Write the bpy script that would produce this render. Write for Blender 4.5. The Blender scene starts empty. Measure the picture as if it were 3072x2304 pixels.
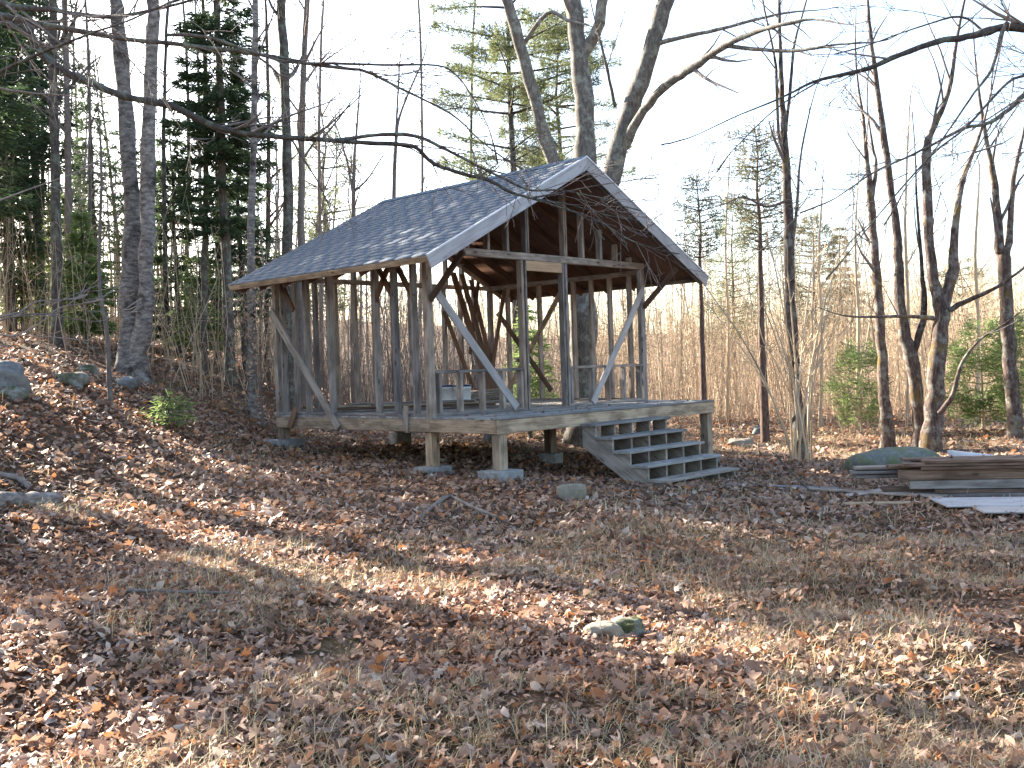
import bpy, math, random
import numpy as np
from mathutils import Matrix, Vector
R = math.radians
S = bpy.context.scene
COL = S.collection

# ------------------------------------------------------------------ camera
CAM = np.array([-8.7964, -8.6693, 0.6268])
YAW, PITCH, ROLL, FPX = 0.8076, -0.0168, -0.0329, 2986.27
FW = np.array([math.sin(YAW)*math.cos(PITCH), math.cos(YAW)*math.cos(PITCH), math.sin(PITCH)])
_rt = np.array([math.cos(YAW), -math.sin(YAW), 0.0]); _up = np.cross(_rt, FW)
RTV = _rt*math.cos(ROLL)+_up*math.sin(ROLL)
UPV = -_rt*math.sin(ROLL)+_up*math.cos(ROLL)
cam = bpy.data.cameras.new('camera'); cam.sensor_width = 36.0; cam.lens = FPX/3072*36.0
cam.clip_start = 0.1; cam.clip_end = 3000
co = bpy.data.objects.new('camera', cam); COL.objects.link(co)
co.matrix_world = Matrix(((RTV[0], UPV[0], -FW[0], CAM[0]), (RTV[1], UPV[1], -FW[1], CAM[1]), (RTV[2], UPV[2], -FW[2], CAM[2]), (0, 0, 0, 1)))
S.camera = co

# ------------------------------------------------------------------ sky and sun
SUN_EL, SUN_OFF = R(27), R(4)          # sun stands behind the cabin, a little to the left of its long axis
SD = np.array([-math.sin(SUN_OFF)*math.cos(SUN_EL), math.cos(SUN_OFF)*math.cos(SUN_EL), math.sin(SUN_EL)])
w = bpy.data.worlds.new('World'); S.world = w; w.use_nodes = True
nt = w.node_tree; bg = nt.nodes['Background']
sky = nt.nodes.new('ShaderNodeTexSky'); sky.sky_type = 'NISHITA'; sky.sun_disc = False
sky.sun_elevation = SUN_EL; sky.sun_rotation = -SUN_OFF
sky.air_density = 1.0; sky.dust_density = 2.6; sky.ozone_density = 1.0; sky.altitude = 100
nt.links.new(sky.outputs[0], bg.inputs[0]); bg.inputs[1].default_value = 0.088
sl = bpy.data.lights.new('sun', 'SUN'); sl.energy = 5.0; sl.angle = R(0.53); sl.color = (1.0, 0.93, 0.82)
so = bpy.data.objects.new('sun', sl); COL.objects.link(so); so.location = (-10, 20, 30)
so.rotation_euler = Vector(SD).to_track_quat('Z', 'Y').to_euler()
S.view_settings.view_transform = 'Standard'; S.view_settings.look = 'None'
S.view_settings.exposure = 2.78; S.view_settings.gamma = 1.0; S.view_settings.use_curve_mapping = False
S.cycles.use_denoising = True
S.cycles.max_bounces = 6; S.cycles.transparent_max_bounces = 4

rng = np.random.default_rng(7); random.seed(7)

# ------------------------------------------------------------------ helpers: frames
F2 = np.array([math.sin(YAW), math.cos(YAW)]); R2 = np.array([math.cos(YAW), -math.sin(YAW)])
def ld2w(l, d):
    l = np.asarray(l, float); d = np.asarray(d, float)
    return CAM[0]+R2[0]*l+F2[0]*d, CAM[1]+R2[1]*l+F2[1]*d
def w2ld(x, y):
    dx = np.asarray(x, float)-CAM[0]; dy = np.asarray(y, float)-CAM[1]
    return dx*R2[0]+dy*R2[1], dx*F2[0]+dy*F2[1]
def at(px, py, d):
    """world point seen at photo pixel px,py at depth d metres"""
    return CAM+d*(FW+RTV*(px-1536)/FPX-UPV*(py-1152)/FPX)
def _hash(i, j, s):
    h = (i*374761393+j*668265263+s*69069) & 0x7fffffff
    h = ((h ^ (h >> 13))*1274126177) & 0x7fffffff
    return ((h ^ (h >> 16)) & 0xffff)/65535.0
def vnoise(x, y, s=0):
    x = np.asarray(x, float); y = np.asarray(y, float)
    i = np.floor(x).astype(np.int64); j = np.floor(y).astype(np.int64); fx = x-i; fy = y-j
    fx = fx*fx*(3-2*fx); fy = fy*fy*(3-2*fy)
    a = _hash(i, j, s); b = _hash(i+1, j, s); c = _hash(i, j+1, s); e = _hash(i+1, j+1, s)
    return (a*(1-fx)+b*fx)*(1-fy)+(c*(1-fx)+e*fx)*fy-0.5
def sstep(a, b, x):
    t = np.clip((x-a)/(b-a), 0, 1); return t*t*(3-2*t)
_LX = [-400, -60, -30, -14, -9, -6.5, -5.2, -4.0, -.18, 1.9, 6, 20, 60, 400]
_LZ = [9, 5.5, 3.6, 2.15, 1.4, .72, .1, -.56, -.8, -1.0, -1.05, -1.1, -1.2, -1.2]
def ground(x, y):
    l, d = w2ld(x, y)
    z = 0
    for o, k in ((-.9, .15), (-.45, .2), (0, .3), (.45, .2), (.9, .15)):
        z = z+k*np.interp(l+o, _LX, _LZ)
    f = .42+.58*sstep(2, 13, d)
    z = -1.0+(z+1.0)*f
    z = z+8*sstep(60, 230, d)+10*sstep(200, 600, d)
    z = z+.16*vnoise(l*.35+9, d*.35, 3)*sstep(2.0, 6.0, np.abs(l-1)+np.abs(d-13.5)*.4)
    z = z+.2*vnoise(l*.85+3, d*.95, 15)*(1-sstep(8.5, 11.5, d))
    z = z+.075*vnoise(l*1.1, d*1.1, 5)+.04*vnoise(l*2.9, d*2.9, 8)+.02*vnoise(l*7, d*7, 9)
    return z
def gpt(px, py, d):
    """ground point under photo column px at depth d"""
    p = at(px, py, d); return np.array([p[0], p[1], float(ground(p[0], p[1]))])
def ghit(px, py):
    """where the line of sight through px,py meets the ground"""
    d = 2.0
    while d < 120:
        p = at(px, py, d)
        if p[2] < ground(p[0], p[1]): break
        d += .03
    return p, d

# ------------------------------------------------------------------ helpers: meshes and objects
class MB:
    def __init__(s): s.v = []; s.q = []; s.t = []; s.n = 0
    def add(s, v, q=None, t=None):
        v = np.asarray(v, float).reshape(-1, 3)
        if q is not None and len(q): s.q.append(np.asarray(q, np.int64).reshape(-1, 4)+s.n)
        if t is not None and len(t): s.t.append(np.asarray(t, np.int64).reshape(-1, 3)+s.n)
        s.v.append(v); s.n += len(v)
    def box(s, x0, x1, y0, y1, z0, z1):
        s.add([(x0, y0, z0), (x1, y0, z0), (x1, y1, z0), (x0, y1, z0), (x0, y0, z1), (x1, y0, z1), (x1, y1, z1), (x0, y1, z1)],
              [(0, 3, 2, 1), (4, 5, 6, 7), (0, 1, 5, 4), (1, 2, 6, 5), (2, 3, 7, 6), (3, 0, 4, 7)])
    def tube(s, P, r, k=6, cap=False):
        P = np.asarray(P, float); n = len(P); r = np.asarray(r, float)
        T = np.empty_like(P); T[1:-1] = P[2:]-P[:-2]; T[0] = P[1]-P[0]; T[-1] = P[-1]-P[-2]
        T /= np.linalg.norm(T, axis=1)[:, None]+1e-9
        m = T.mean(0); a = np.abs(m); ref = np.eye(3)[int(np.argmin(a))]
        A = np.cross(T, ref); A /= np.linalg.norm(A, axis=1)[:, None]+1e-9
        Bv = np.cross(T, A)
        th = np.arange(k)*2*math.pi/k
        V = P[:, None, :]+r[:, None, None]*(np.cos(th)[None, :, None]*A[:, None, :]+np.sin(th)[None, :, None]*Bv[:, None, :])
        i = np.arange(n-1)[:, None]*k; j = np.arange(k)[None, :]; j2 = (j+1) % k
        Q = np.stack([i+j, i+j2, i+k+j2, i+k+j], -1).reshape(-1, 4)
        t = None
        if cap:
            V = np.concatenate([V.reshape(-1, 3), P[:1], P[-1:]])
            jj = np.arange(k); b = (n-1)*k
            t = np.concatenate([np.stack([jj, np.full(k, n*k), (jj+1) % k], -1)[:, [0, 2, 1]][:, ::-1], np.stack([b+jj, b+(jj+1) % k, np.full(k, n*k+1)], -1)])
        s.add(V.reshape(-1, 3), Q, t)
    def mesh(s, name, mat, off=(0, 0, 0), smooth=False):
        me = bpy.data.meshes.new(name)
        V = np.concatenate(s.v)-np.asarray(off, float)
        q = np.concatenate(s.q) if s.q else np.zeros((0, 4), np.int64)
        t = np.concatenate(s.t) if s.t else np.zeros((0, 3), np.int64)
        me.vertices.add(len(V)); me.vertices.foreach_set('co', V.ravel().astype(np.float32))
        nl = len(q)*4+len(t)*3
        me.loops.add(nl); me.loops.foreach_set('vertex_index', np.concatenate([q.ravel(), t.ravel()]).astype(np.int32))
        me.polygons.add(len(q)+len(t))
        st = np.concatenate([np.arange(len(q))*4, len(q)*4+np.arange(len(t))*3]).astype(np.int32)
        me.polygons.foreach_set('loop_start', st)
        if smooth: me.polygons.foreach_set('use_smooth', np.ones(len(q)+len(t), bool))
        me.update(calc_edges=True)
        if mat: me.materials.append(mat)
        return me
WM = {}
def place(o, M=None, parent=None):
    M = M or Matrix(); COL.objects.link(o); WM[o.name] = M
    if parent is not None:
        o.parent = parent; o.matrix_basis = WM[parent.name].inverted() @ M
    else: o.matrix_basis = M
    return o
def tag(o, label=None, cat=None, group=None, kind=None):
    if label: o['label'] = label
    if cat: o['category'] = cat
    if group: o['group'] = group
    if kind: o['kind'] = kind
    return o
def empty(name, loc):
    o = bpy.data.objects.new(name, None); o.empty_display_size = .2
    return place(o, Matrix.Translation(Vector(loc)))
def obj(name, mb, mat, parent=None, loc=None, smooth=False):
    """world-space geometry as one object with its origin at loc (or at its parent's origin)"""
    if loc is None: loc = tuple(WM[parent.name].translation) if parent is not None else (0, 0, 0)
    o = bpy.data.objects.new(name, mb.mesh(name, mat, loc, smooth))
    return place(o, Matrix.Translation(Vector(loc)), parent)
_bc = {}
def board_mesh(L, wd, t, mat):
    k = (round(L, 3), round(wd, 4), round(t, 4), mat.name)
    if k in _bc: return _bc[k]
    c = min(.006, wd*.12, t*.2); a, b = wd/2, t/2
    ring = [(-a+c, -b), (a-c, -b), (a, -b+c), (a, b-c), (a-c, b), (-a+c, b), (-a, b-c), (-a, -b+c)]
    V = [(0, y, z) for y, z in ring]+[(L, y, z) for y, z in ring]
    me = bpy.data.meshes.new('board')
    me.from_pydata(V, [], [tuple((i, (i+1) % 8, (i+1) % 8+8, i+8)) for i in range(8)]+[tuple(range(7, -1, -1)), tuple(range(8, 16))])
    me.materials.append(mat); _bc[k] = me
    return me
def board(name, p0, p1, wd, t, mat, parent=None, up=(0, 0, 1)):
    """a sawn board from p0 to p1; wd is its width, t its thickness along up"""
    p0 = Vector(p0); p1 = Vector(p1); x = (p1-p0); L = x.length; x.normalize()
    z = Vector(up); z = (z-x*z.dot(x)).normalized(); y = z.cross(x)
    M = Matrix(((x[0], y[0], z[0], p0[0]), (x[1], y[1], z[1], p0[1]), (x[2], y[2], z[2], p0[2]), (0, 0, 0, 1)))
    return place(bpy.data.objects.new(name, board_mesh(L, wd, t, mat)), M, parent)

# ------------------------------------------------------------------ materials
def mat_new(name, rough=.85, spec=.25):
    m = bpy.data.materials.new(name); m.use_nodes = True
    b = m.node_tree.nodes['Principled BSDF']; b.inputs['Roughness'].default_value = rough
    b.inputs['Specular IOR Level'].default_value = spec
    return m, m.node_tree, b
def N(nt, t, **kw):
    n = nt.nodes.new(t)
    for k, v in kw.items():
        if k.startswith('i_'):
            key = k[2:]
            n.inputs[int(key) if key.isdigit() else key].default_value = v
        else: setattr(n, k, v)
    return n
def ramp(nt, stops, fac=None):
    n = nt.nodes.new('ShaderNodeValToRGB'); e = n.color_ramp.elements
    while len(e) > 1: e.remove(e[-1])
    e[0].position = stops[0][0]; e[0].color = (*stops[0][1], 1)
    for p, c in stops[1:]:
        x = e.new(p); x.color = (*c, 1)
    if fac is not None: nt.links.new(fac, n.inputs[0])
    return n
def mixc(nt, a, b, fac, mode='MIX'):
    n = nt.nodes.new('ShaderNodeMix'); n.data_type = 'RGBA'; n.blend_type = mode
    for s, v in ((n.inputs[6], a), (n.inputs[7], b), (n.inputs[0], fac)):
        if hasattr(v, 'node'): nt.links.new(v, s)
        elif isinstance(v, (int, float)): s.default_value = v
        else: s.default_value = (*v, 1)
    return n.outputs[2]
def bump(nt, b, h, st=.3, dist=.01):
    n = N(nt, 'ShaderNodeBump', i_Strength=st, i_Distance=dist); nt.links.new(h, n.inputs['Height']); nt.links.new(n.outputs[0], b.inputs['Normal'])
def wood(name, dark, mid, light, knot=.5, stain=.5, rough=.85):
    """sawn wood: grain along the board's own length, knots, weather stains; each board its own tone"""
    m, nt, b = mat_new(name, rough, .2)
    tc = N(nt, 'ShaderNodeTexCoord'); oi = N(nt, 'ShaderNodeObjectInfo')
    off = N(nt, 'ShaderNodeVectorMath', operation='SCALE', i_0=(37.3, 11.1, 5.7)); nt.links.new(oi.outputs['Random'], off.inputs['Scale'])
    ad = N(nt, 'ShaderNodeVectorMath', operation='ADD'); nt.links.new(tc.outputs['Object'], ad.inputs[0]); nt.links.new(off.outputs[0], ad.inputs[1])
    mp = N(nt, 'ShaderNodeMapping', i_Scale=(2.2, 55, 55)); nt.links.new(ad.outputs[0], mp.inputs[0])
    g = N(nt, 'ShaderNodeTexNoise', i_Scale=1.0, i_Detail=6, i_Roughness=.65, i_Distortion=.6); nt.links.new(mp.outputs[0], g.inputs['Vector'])
    c = ramp(nt, [(.25, dark), (.5, mid), (.78, light)], g.outputs['Fac']).outputs[0]
    mp2 = N(nt, 'ShaderNodeMapping', i_Scale=(3.2, 9, 9)); nt.links.new(ad.outputs[0], mp2.inputs[0])
    s = N(nt, 'ShaderNodeTexNoise', i_Scale=1.0, i_Detail=4); nt.links.new(mp2.outputs[0], s.inputs['Vector'])
    sr = ramp(nt, [(.38, (.45, .43, .42)), (.58, (1, 1, 1)), (.75, (1.0, .97, .93))], s.outputs['Fac']).outputs[0]
    c = mixc(nt, c, sr, stain, 'MULTIPLY')
    mp3 = N(nt, 'ShaderNodeMapping', i_Scale=(3.1, 9, 9)); nt.links.new(ad.outputs[0], mp3.inputs[0])
    v = N(nt, 'ShaderNodeTexVoronoi', i_Scale=1.0); nt.links.new(mp3.outputs[0], v.inputs['Vector'])
    kr = ramp(nt, [(.10, (.28, .22, .18)), (.17, (1, 1, 1))], v.outputs['Distance']).outputs[0]
    c = mixc(nt, c, kr, knot, 'MULTIPLY')
    rv = ramp(nt, [(0, (.6, .6, .63)), (.3, (.85, .8, .76)), (.5, (1, 1, 1)), (.75, (1.05, .93, .82)), (1, (1.25, 1.2, 1.14))], oi.outputs['Random']).outputs[0]
    c = mixc(nt, c, rv, 1.0, 'MULTIPLY')
    nt.links.new(c, b.inputs['Base Color']); bump(nt, b, g.outputs['Fac'], .5, .004)
    return m
WG = wood('wood_grey', (.16, .138, .12), (.3, .268, .24), (.43, .4, .37), .75, .75)
WT = wood('wood_tan', (.19, .14, .095), (.36, .285, .205), (.5, .42, .325), .8, .8)
WBR = wood('wood_brown', (.085, .055, .04), (.16, .1, .07), (.24, .16, .11))
WP = wood('wood_pale', (.27, .265, .265), (.41, .405, .41), (.52, .51, .52), .35, .3)
WN = wood('wood_fresh', (.3, .2, .12), (.46, .33, .21), (.56, .43, .3), .4, .2)
WPL = wood('wood_pile', (.075, .047, .034), (.17, .115, .085), (.29, .215, .17), .6, .8)
WST = wood('wood_step', (.18, .15, .12), (.33, .29, .245), (.46, .42, .37), .6, .6)
WDK = wood('wood_deck', (.2, .2, .19), (.3, .3, .285), (.4, .4, .38))
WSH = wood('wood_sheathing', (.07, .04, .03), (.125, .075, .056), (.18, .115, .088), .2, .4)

def simple(name, stops, scale=8, detail=5, rough=.9, bst=.4, bd=.01, coord='Object', mapping=(1, 1, 1), rand=True):
    m, nt, b = mat_new(name, rough, .2)
    tc = N(nt, 'ShaderNodeTexCoord'); mp = N(nt, 'ShaderNodeMapping', i_Scale=mapping); nt.links.new(tc.outputs[coord], mp.inputs[0])
    n = N(nt, 'ShaderNodeTexNoise', i_Scale=scale, i_Detail=detail, i_Roughness=.65); nt.links.new(mp.outputs[0], n.inputs['Vector'])
    c = ramp(nt, stops, n.outputs['Fac']).outputs[0]
    if rand:
        oi = N(nt, 'ShaderNodeObjectInfo'); rv = ramp(nt, [(0, (.8, .8, .8)), (1, (1.15, 1.12, 1.08))], oi.outputs['Random']).outputs[0]
        c = mixc(nt, c, rv, 1.0, 'MULTIPLY')
    nt.links.new(c, b.inputs['Base Color']); bump(nt, b, n.outputs['Fac'], bst, bd)
    return m
CONC = simple('concrete', [(.3, (.15, .15, .145)), (.5, (.25, .25, .245)), (.7, (.36, .36, .35))], 9, 8, .9, .3, .004)
SHG = simple('asphalt_shingle', [(.3, (.12, .136, .16)), (.55, (.16, .18, .207)), (.75, (.195, .215, .242))], 30, 6, .75, .3, .003, rand=False)
METAL = simple('drip_edge_paint', [(.3, (.55, .55, .57)), (.7, (.68, .68, .7))], 6, 3, .5, .05, .001)
BUCK = simple('bucket_plastic', [(.3, (.7, .71, .73)), (.7, (.78, .79, .8))], 9, 3, .45, .03, .001)
LID = simple('lid_plastic', [(.3, (.03, .04, .09)), (.7, (.05, .06, .12))], 9, 3, .4, .03, .001)
TARP = simple('sheet_white', [(.3, (.6, .61, .64)), (.7, (.74, .75, .77))], 7, 4, .6, .1, .003)

def bark(name, stops, zs=.22, scale=26, lichen=None, moss=None, rand=True, bst=.7):
    m, nt, b = mat_new(name, .92, .15)
    tc = N(nt, 'ShaderNodeTexCoord'); geo = N(nt, 'ShaderNodeNewGeometry')
    mp = N(nt, 'ShaderNodeMapping', i_Scale=(1, 1, zs)); nt.links.new(geo.outputs['Position'], mp.inputs[0])
    n = N(nt, 'ShaderNodeTexNoise', i_Scale=scale, i_Detail=6, i_Roughness=.7); nt.links.new(mp.outputs[0], n.inputs['Vector'])
    c = ramp(nt, stops, n.outputs['Fac']).outputs[0]
    if lichen:
        n2 = N(nt, 'ShaderNodeTexNoise', i_Scale=5.5, i_Detail=6, i_Roughness=.7); nt.links.new(geo.outputs['Position'], n2.inputs['Vector'])
        f = ramp(nt, [(.5, (0, 0, 0)), (.62, (1, 1, 1))], n2.outputs['Fac']).outputs[0]
        c = mixc(nt, c, lichen, f)
    if moss:
        n3 = N(nt, 'ShaderNodeTexNoise', i_Scale=2.2, i_Detail=6, i_Roughness=.7); nt.links.new(geo.outputs['Position'], n3.inputs['Vector'])
        f = ramp(nt, [(.55, (0, 0, 0)), (.66, (1, 1, 1))], n3.outputs['Fac']).outputs[0]
        c = mixc(nt, c, moss, f)
    if rand:
        oi = N(nt, 'ShaderNodeObjectInfo'); rv = ramp(nt, [(0, (.75, .75, .75)), (1, (1.2, 1.15, 1.1))], oi.outputs['Random']).outputs[0]
        c = mixc(nt, c, rv, 1.0, 'MULTIPLY')
    nt.links.new(c, b.inputs['Base Color']); bump(nt, b, n.outputs['Fac'], bst, .02)
    return m
BK_OAK = bark('bark_oak', [(.3, (.075, .062, .052)), (.5, (.16, .14, .12)), (.72, (.27, .25, .22))], .22, 24, (.3, .31, .26))
BK_MAP = bark('bark_maple', [(.32, (.03, .021, .018)), (.5, (.095, .068, .057)), (.7, (.2, .155, .135))], .3, 22, (.22, .21, .18), (.15, .105, .04))
BK_DK = bark('bark_dark', [(.3, (.04, .034, .03)), (.55, (.1, .085, .075)), (.75, (.17, .15, .135))], .35, 26, (.17, .19, .15))
BK_RED = bark('bark_pine', [(.3, (.045, .03, .024)), (.5, (.12, .082, .065)), (.75, (.25, .19, .155))], .3, 24)
BK_BIR = bark('bark_birch', [(.3, (.05, .043, .04)), (.46, (.15, .135, .125)), (.58, (.26, .24, .22)), (.75, (.42, .4, .38))], 2.4, 8, None, (.035, .03, .027))
BK_TW = bark('bark_twig', [(.3, (.12, .1, .09)), (.6, (.22, .19, .17)), (.8, (.33, .3, .27))], .5, 20)
BK_BR = bark('bark_brush', [(.3, (.29, .215, .14)), (.5, (.47, .365, .25)), (.75, (.63, .52, .38))], .15, 3, None, None)

def leafmat(name, stops, trans=.4, rough=.7, big=None):
    m = bpy.data.materials.new(name); m.use_nodes = True; nt = m.node_tree; nt.nodes.clear()
    out = N(nt, 'ShaderNodeOutputMaterial'); geo = N(nt, 'ShaderNodeNewGeometry')
    c = ramp(nt, stops, geo.outputs['Random Per Island']).outputs[0]
    if big:
        n = N(nt, 'ShaderNodeTexNoise', i_Scale=big[0], i_Detail=3); nt.links.new(geo.outputs['Position'], n.inputs['Vector'])
        f = ramp(nt, [(.42, (0, 0, 0)), (.62, (1, 1, 1))], n.outputs['Fac']).outputs[0]
        c = mixc(nt, c, mixc(nt, c, big[1], 1.0, 'MULTIPLY'), f)
    d = N(nt, 'ShaderNodeBsdfPrincipled'); d.inputs['Roughness'].default_value = rough; d.inputs['Specular IOR Level'].default_value = .25
    t = N(nt, 'ShaderNodeBsdfTranslucent'); mx = N(nt, 'ShaderNodeMixShader', i_0=trans)
    nt.links.new(c, d.inputs['Base Color']); nt.links.new(c, t.inputs['Color'])
    nt.links.new(d.outputs[0], mx.inputs[1]); nt.links.new(t.outputs[0], mx.inputs[2]); nt.links.new(mx.outputs[0], out.inputs[0])
    return m
LITTER = leafmat('dead_leaf', [(0, (.09, .058, .044)), (.15, (.19, .12, .092)), (.4, (.32, .205, .145)), (.68, (.42, .29, .212)), (.79, (.34, .145, .062)), (.86, (.43, .2, .085)), (.93, (.46, .345, .27)), (1, (.55, .46, .38))], .25, .55, (.55, (1.0, .9, .82)))
GRASS = leafmat('dry_grass', [(0, (.2, .13, .07)), (.4, (.36, .27, .15)), (.75, (.5, .41, .25)), (.93, (.58, .52, .38)), (1, (.2, .22, .08))], .35)
SPR = leafmat('spruce_needle', [(0, (.03, .05, .025)), (.5, (.06, .095, .045)), (1, (.11, .145, .065))], .4)
PIN = leafmat('pine_needle', [(0, (.085, .1, .045)), (.5, (.15, .17, .075)), (1, (.24, .25, .12))], .4)
PIN2 = leafmat('pine_needle_dry', [(0, (.07, .075, .04)), (.5, (.13, .13, .07)), (1, (.22, .18, .1))], .35)
YNG = leafmat('young_needle', [(0, (.11, .16, .05)), (.5, (.19, .26, .085)), (1, (.3, .36, .14))], .5)
BEE = leafmat('beech_leaf', [(0, (.28, .18, .11)), (.5, (.4, .29, .2)), (1, (.52, .43, .33))], .5)

# ground: earth, matted leaves and thatch
GM, gnt, gb = mat_new('ground_litter', .95, .1)
gg = N(gnt, 'ShaderNodeNewGeometry')
n1 = N(gnt, 'ShaderNodeTexNoise', i_Scale=26, i_Detail=8, i_Roughness=.75); gnt.links.new(gg.outputs['Position'], n1.inputs['Vector'])
v1 = N(gnt, 'ShaderNodeTexVoronoi', i_Scale=17); gnt.links.new(gg.outputs['Position'], v1.inputs['Vector'])
n2 = N(gnt, 'ShaderNodeTexNoise', i_Scale=.8, i_Detail=5, i_Roughness=.6); gnt.links.new(gg.outputs['Position'], n2.inputs['Vector'])
c1 = ramp(gnt, [(.3, (.03, .021, .015)), (.5, (.1, .066, .046)), (.7, (.24, .17, .12))], n1.outputs['Fac']).outputs[0]
hs = ramp(gnt, [(.0, (.5, .4, .34)), (.35, (.9, .78, .66)), (.6, (1.15, 1.0, .86)), (1, (1.4, 1.3, 1.15))], v1.outputs['Color']).outputs[0]
c1 = mixc(gnt, c1, hs, .8, 'MULTIPLY')
c2 = mixc(gnt, c1, (.1, .085, .04), ramp(gnt, [(.55, (0, 0, 0)), (.7, (.6, .6, .6))], n2.outputs['Fac']).outputs[0])
c2 = mixc(gnt, c2, (.035, .028, .02), ramp(gnt, [(.3, (.8, .8, .8)), (.4, (0, 0, 0))], n2.outputs['Fac']).outputs[0])
gnt.links.new(c2, gb.inputs['Base Color']); bump(gnt, gb, n1.outputs['Fac'], .8, .03)

def rockmat(name, stops, mossc, mlo=.45, mhi=.6):
    m, nt, b = mat_new(name, .9, .2)
    geo = N(nt, 'ShaderNodeNewGeometry')
    n = N(nt, 'ShaderNodeTexNoise', i_Scale=14, i_Detail=8, i_Roughness=.7); nt.links.new(geo.outputs['Position'], n.inputs['Vector'])
    c = ramp(nt, stops, n.outputs['Fac']).outputs[0]
    n3 = N(nt, 'ShaderNodeTexNoise', i_Scale=5, i_Detail=6, i_Roughness=.7); nt.links.new(geo.outputs['Position'], n3.inputs['Vector'])
    c = mixc(nt, c, mossc, ramp(nt, [(mlo, (0, 0, 0)), (mhi, (1, 1, 1))], n3.outputs['Fac']).outputs[0])
    nt.links.new(c, b.inputs['Base Color']); bump(nt, b, n.outputs['Fac'], .8, .02)
    return m
ROCK = rockmat('rock_grey', [(.3, (.1, .1, .1)), (.7, (.24, .24, .235))], (.2, .2, .13), .52, .7)
RMOSS = rockmat('rock_mossy', [(.3, (.14, .14, .12)), (.7, (.3, .3, .26))], (.06, .062, .024), .42, .6)
BOUL = rockmat('boulder_lichen', [(.3, (.09, .1, .09)), (.7, (.2, .21, .19))], (.12, .13, .06), .42, .6)
RTAN = rockmat('rock_tan', [(.3, (.17, .145, .11)), (.7, (.3, .26, .2))], (.22, .19, .12), .5, .7)

# ------------------------------------------------------------------ ground sheet
def axis(lo, hi, flo, fhi, fs, g=1.13):
    a = list(np.arange(flo, fhi+1e-6, fs)); s = fs; x = fhi
    while x < hi: s *= g; x += s; a.append(x)
    s = fs; x = flo
    while x > lo: s *= g; x -= s; a.insert(0, x)
    return np.array(a)
lx = axis(-900, 900, -9, 11, .1); dx = axis(-60, 1500, 2.5, 24, .1)
LL, DD = np.meshgrid(lx, dx); gx, gy = ld2w(LL.ravel(), DD.ravel())
gm = MB(); nx, ny = len(lx), len(dx)
ii = (np.arange(ny-1)[:, None]*nx+np.arange(nx-1)[None, :]).ravel()
gm.add(np.stack([gx, gy, ground(gx, gy)], 1), np.stack([ii, ii+1, ii+nx+1, ii+nx], 1))
tag(obj('ground', gm, GM, smooth=True), kind='structure')

# ------------------------------------------------------------------ cabin
DW, DL, PY, H = 4.88, 4.95, 1.255, 2.20
YF, YB, HR, HE, EX = .466, 5.076, 3.6266, 2.038, .665
RISE = (HR-HE)/(DW/2+EX); SLN = math.hypot(HR-HE, DW/2+EX); us = Vector(((DW/2+EX)/SLN, 0, (HR-HE)/SLN))
cabin = tag(empty('cabin', (0, 0, float(ground(2.4, 2.4)))), 'unfinished open-framed timber cabin with grey shingled gable roof and front deck on posts', 'cabin')
# floor platform
nb = 34; bw = DL/nb
for i in range(nb):
    y = -.03+(i+.5)*(DL+.03)/nb
    board('deck_plank', (-.02, y, -.013), (DW+.02, y, -.013), bw-.006, .026, WDK, cabin)
for nm, a, b, m in (('rim_board', (-.015, 0, -.115), (DW+.015, 0, -.115), WT), ('rim_board', (DW, .02, -.115), (DW, DL-.04, -.115), WT), ('rim_board', (0, DL-.02, -.115), (DW, DL-.02, -.115), WT)):
    board(nm, a, b, .172, .04, m, cabin, up=(0, 1, 0) if abs(b[0]-a[0]) > 1 else (1, 0, 0))
board('rim_board', (0, 1.262, -.115), (0, .021, -.115), .172, .04, WT, cabin, up=(1, 0, 0))
board('rim_board', (0, DL-.042, -.115), (0, 1.268, -.115), .172, .04, WT, cabin, up=(1, 0, 0))
for i in range(1, 8):
    x = DW*i/8; board('floor_joist', (x, .022, -.112), (x, DL-.042, -.112), .165, .038, WT, cabin, up=(1, 0, 0))
POSTS = [(.085, .075, -.655), (DW-.085, .075, -.86), (.085, 1.34, -.66), (2.47, 1.34, -.68), (DW-.085, 1.34, -.8), (.085, DL-.1, -.39), (2.44, DL-.1, -.45), (DW-.085, DL-.1, -.5)]
for x, y, z in POSTS:
    board('post', (x, y, z), (x, y, -.203), .14, .14, WT, cabin, up=(0, 1, 0))
# walls: studs, plates, sills
def stud(x, y, z0, z1, face, wd=.05, t=.102, m=WG, nm='stud'):
    return board(nm, (x, y, z0), (x, y, z1), wd, t, m, cabin, up=(0, 1, 0) if face == 'y' else (1, 0, 0))
yw = PY+.045
stud(.055, yw, 0.001, 2.19, 'y', .11, .09, WG, 'corner_post'); stud(DW-.055, yw, 0.001, 2.19, 'y', .11, .09, WG, 'corner_post')
for x in (1.872, 1.944, 2.786, 2.858): stud(x, yw, 0.001, 2.186, 'y', .04 if x in (1.944, 2.786) else .052)
board('top_plate', (0, yw, 2.245), (DW, yw, 2.245), .105, .09, WG, cabin, up=(0, 1, 0))
board('door_header', (1.967, yw-.02, 2.115), (2.764, yw-.02, 2.115), .15, .045, WN, cabin, up=(0, 1, 0))
for a, b in ((.112, 1.844), (2.886, DW-.112)):
    board('window_sill', (a, yw, .595), (b, yw, .595), .09, .04, WG, cabin)
    board('bottom_plate', (a, yw, .021), (b, yw, .021), .09, .04, WG, cabin)
for x in (.195, .586, 1.014, 1.417, 1.8, 2.93, 3.443, 3.857, 4.258, 4.7): stud(x, yw, .042, .574, 'y')
def roof_under(x): return HR-RISE*abs(x-DW/2)-.19
for x in (.39, .797, 1.196, 1.59, 1.99, 2.016, 2.85, 2.876, 3.29, 3.736, 4.136, 4.514):
    z1 = roof_under(x)
    if z1-2.3 > .03: stud(x, yw, 2.299, z1, 'y')
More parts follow.
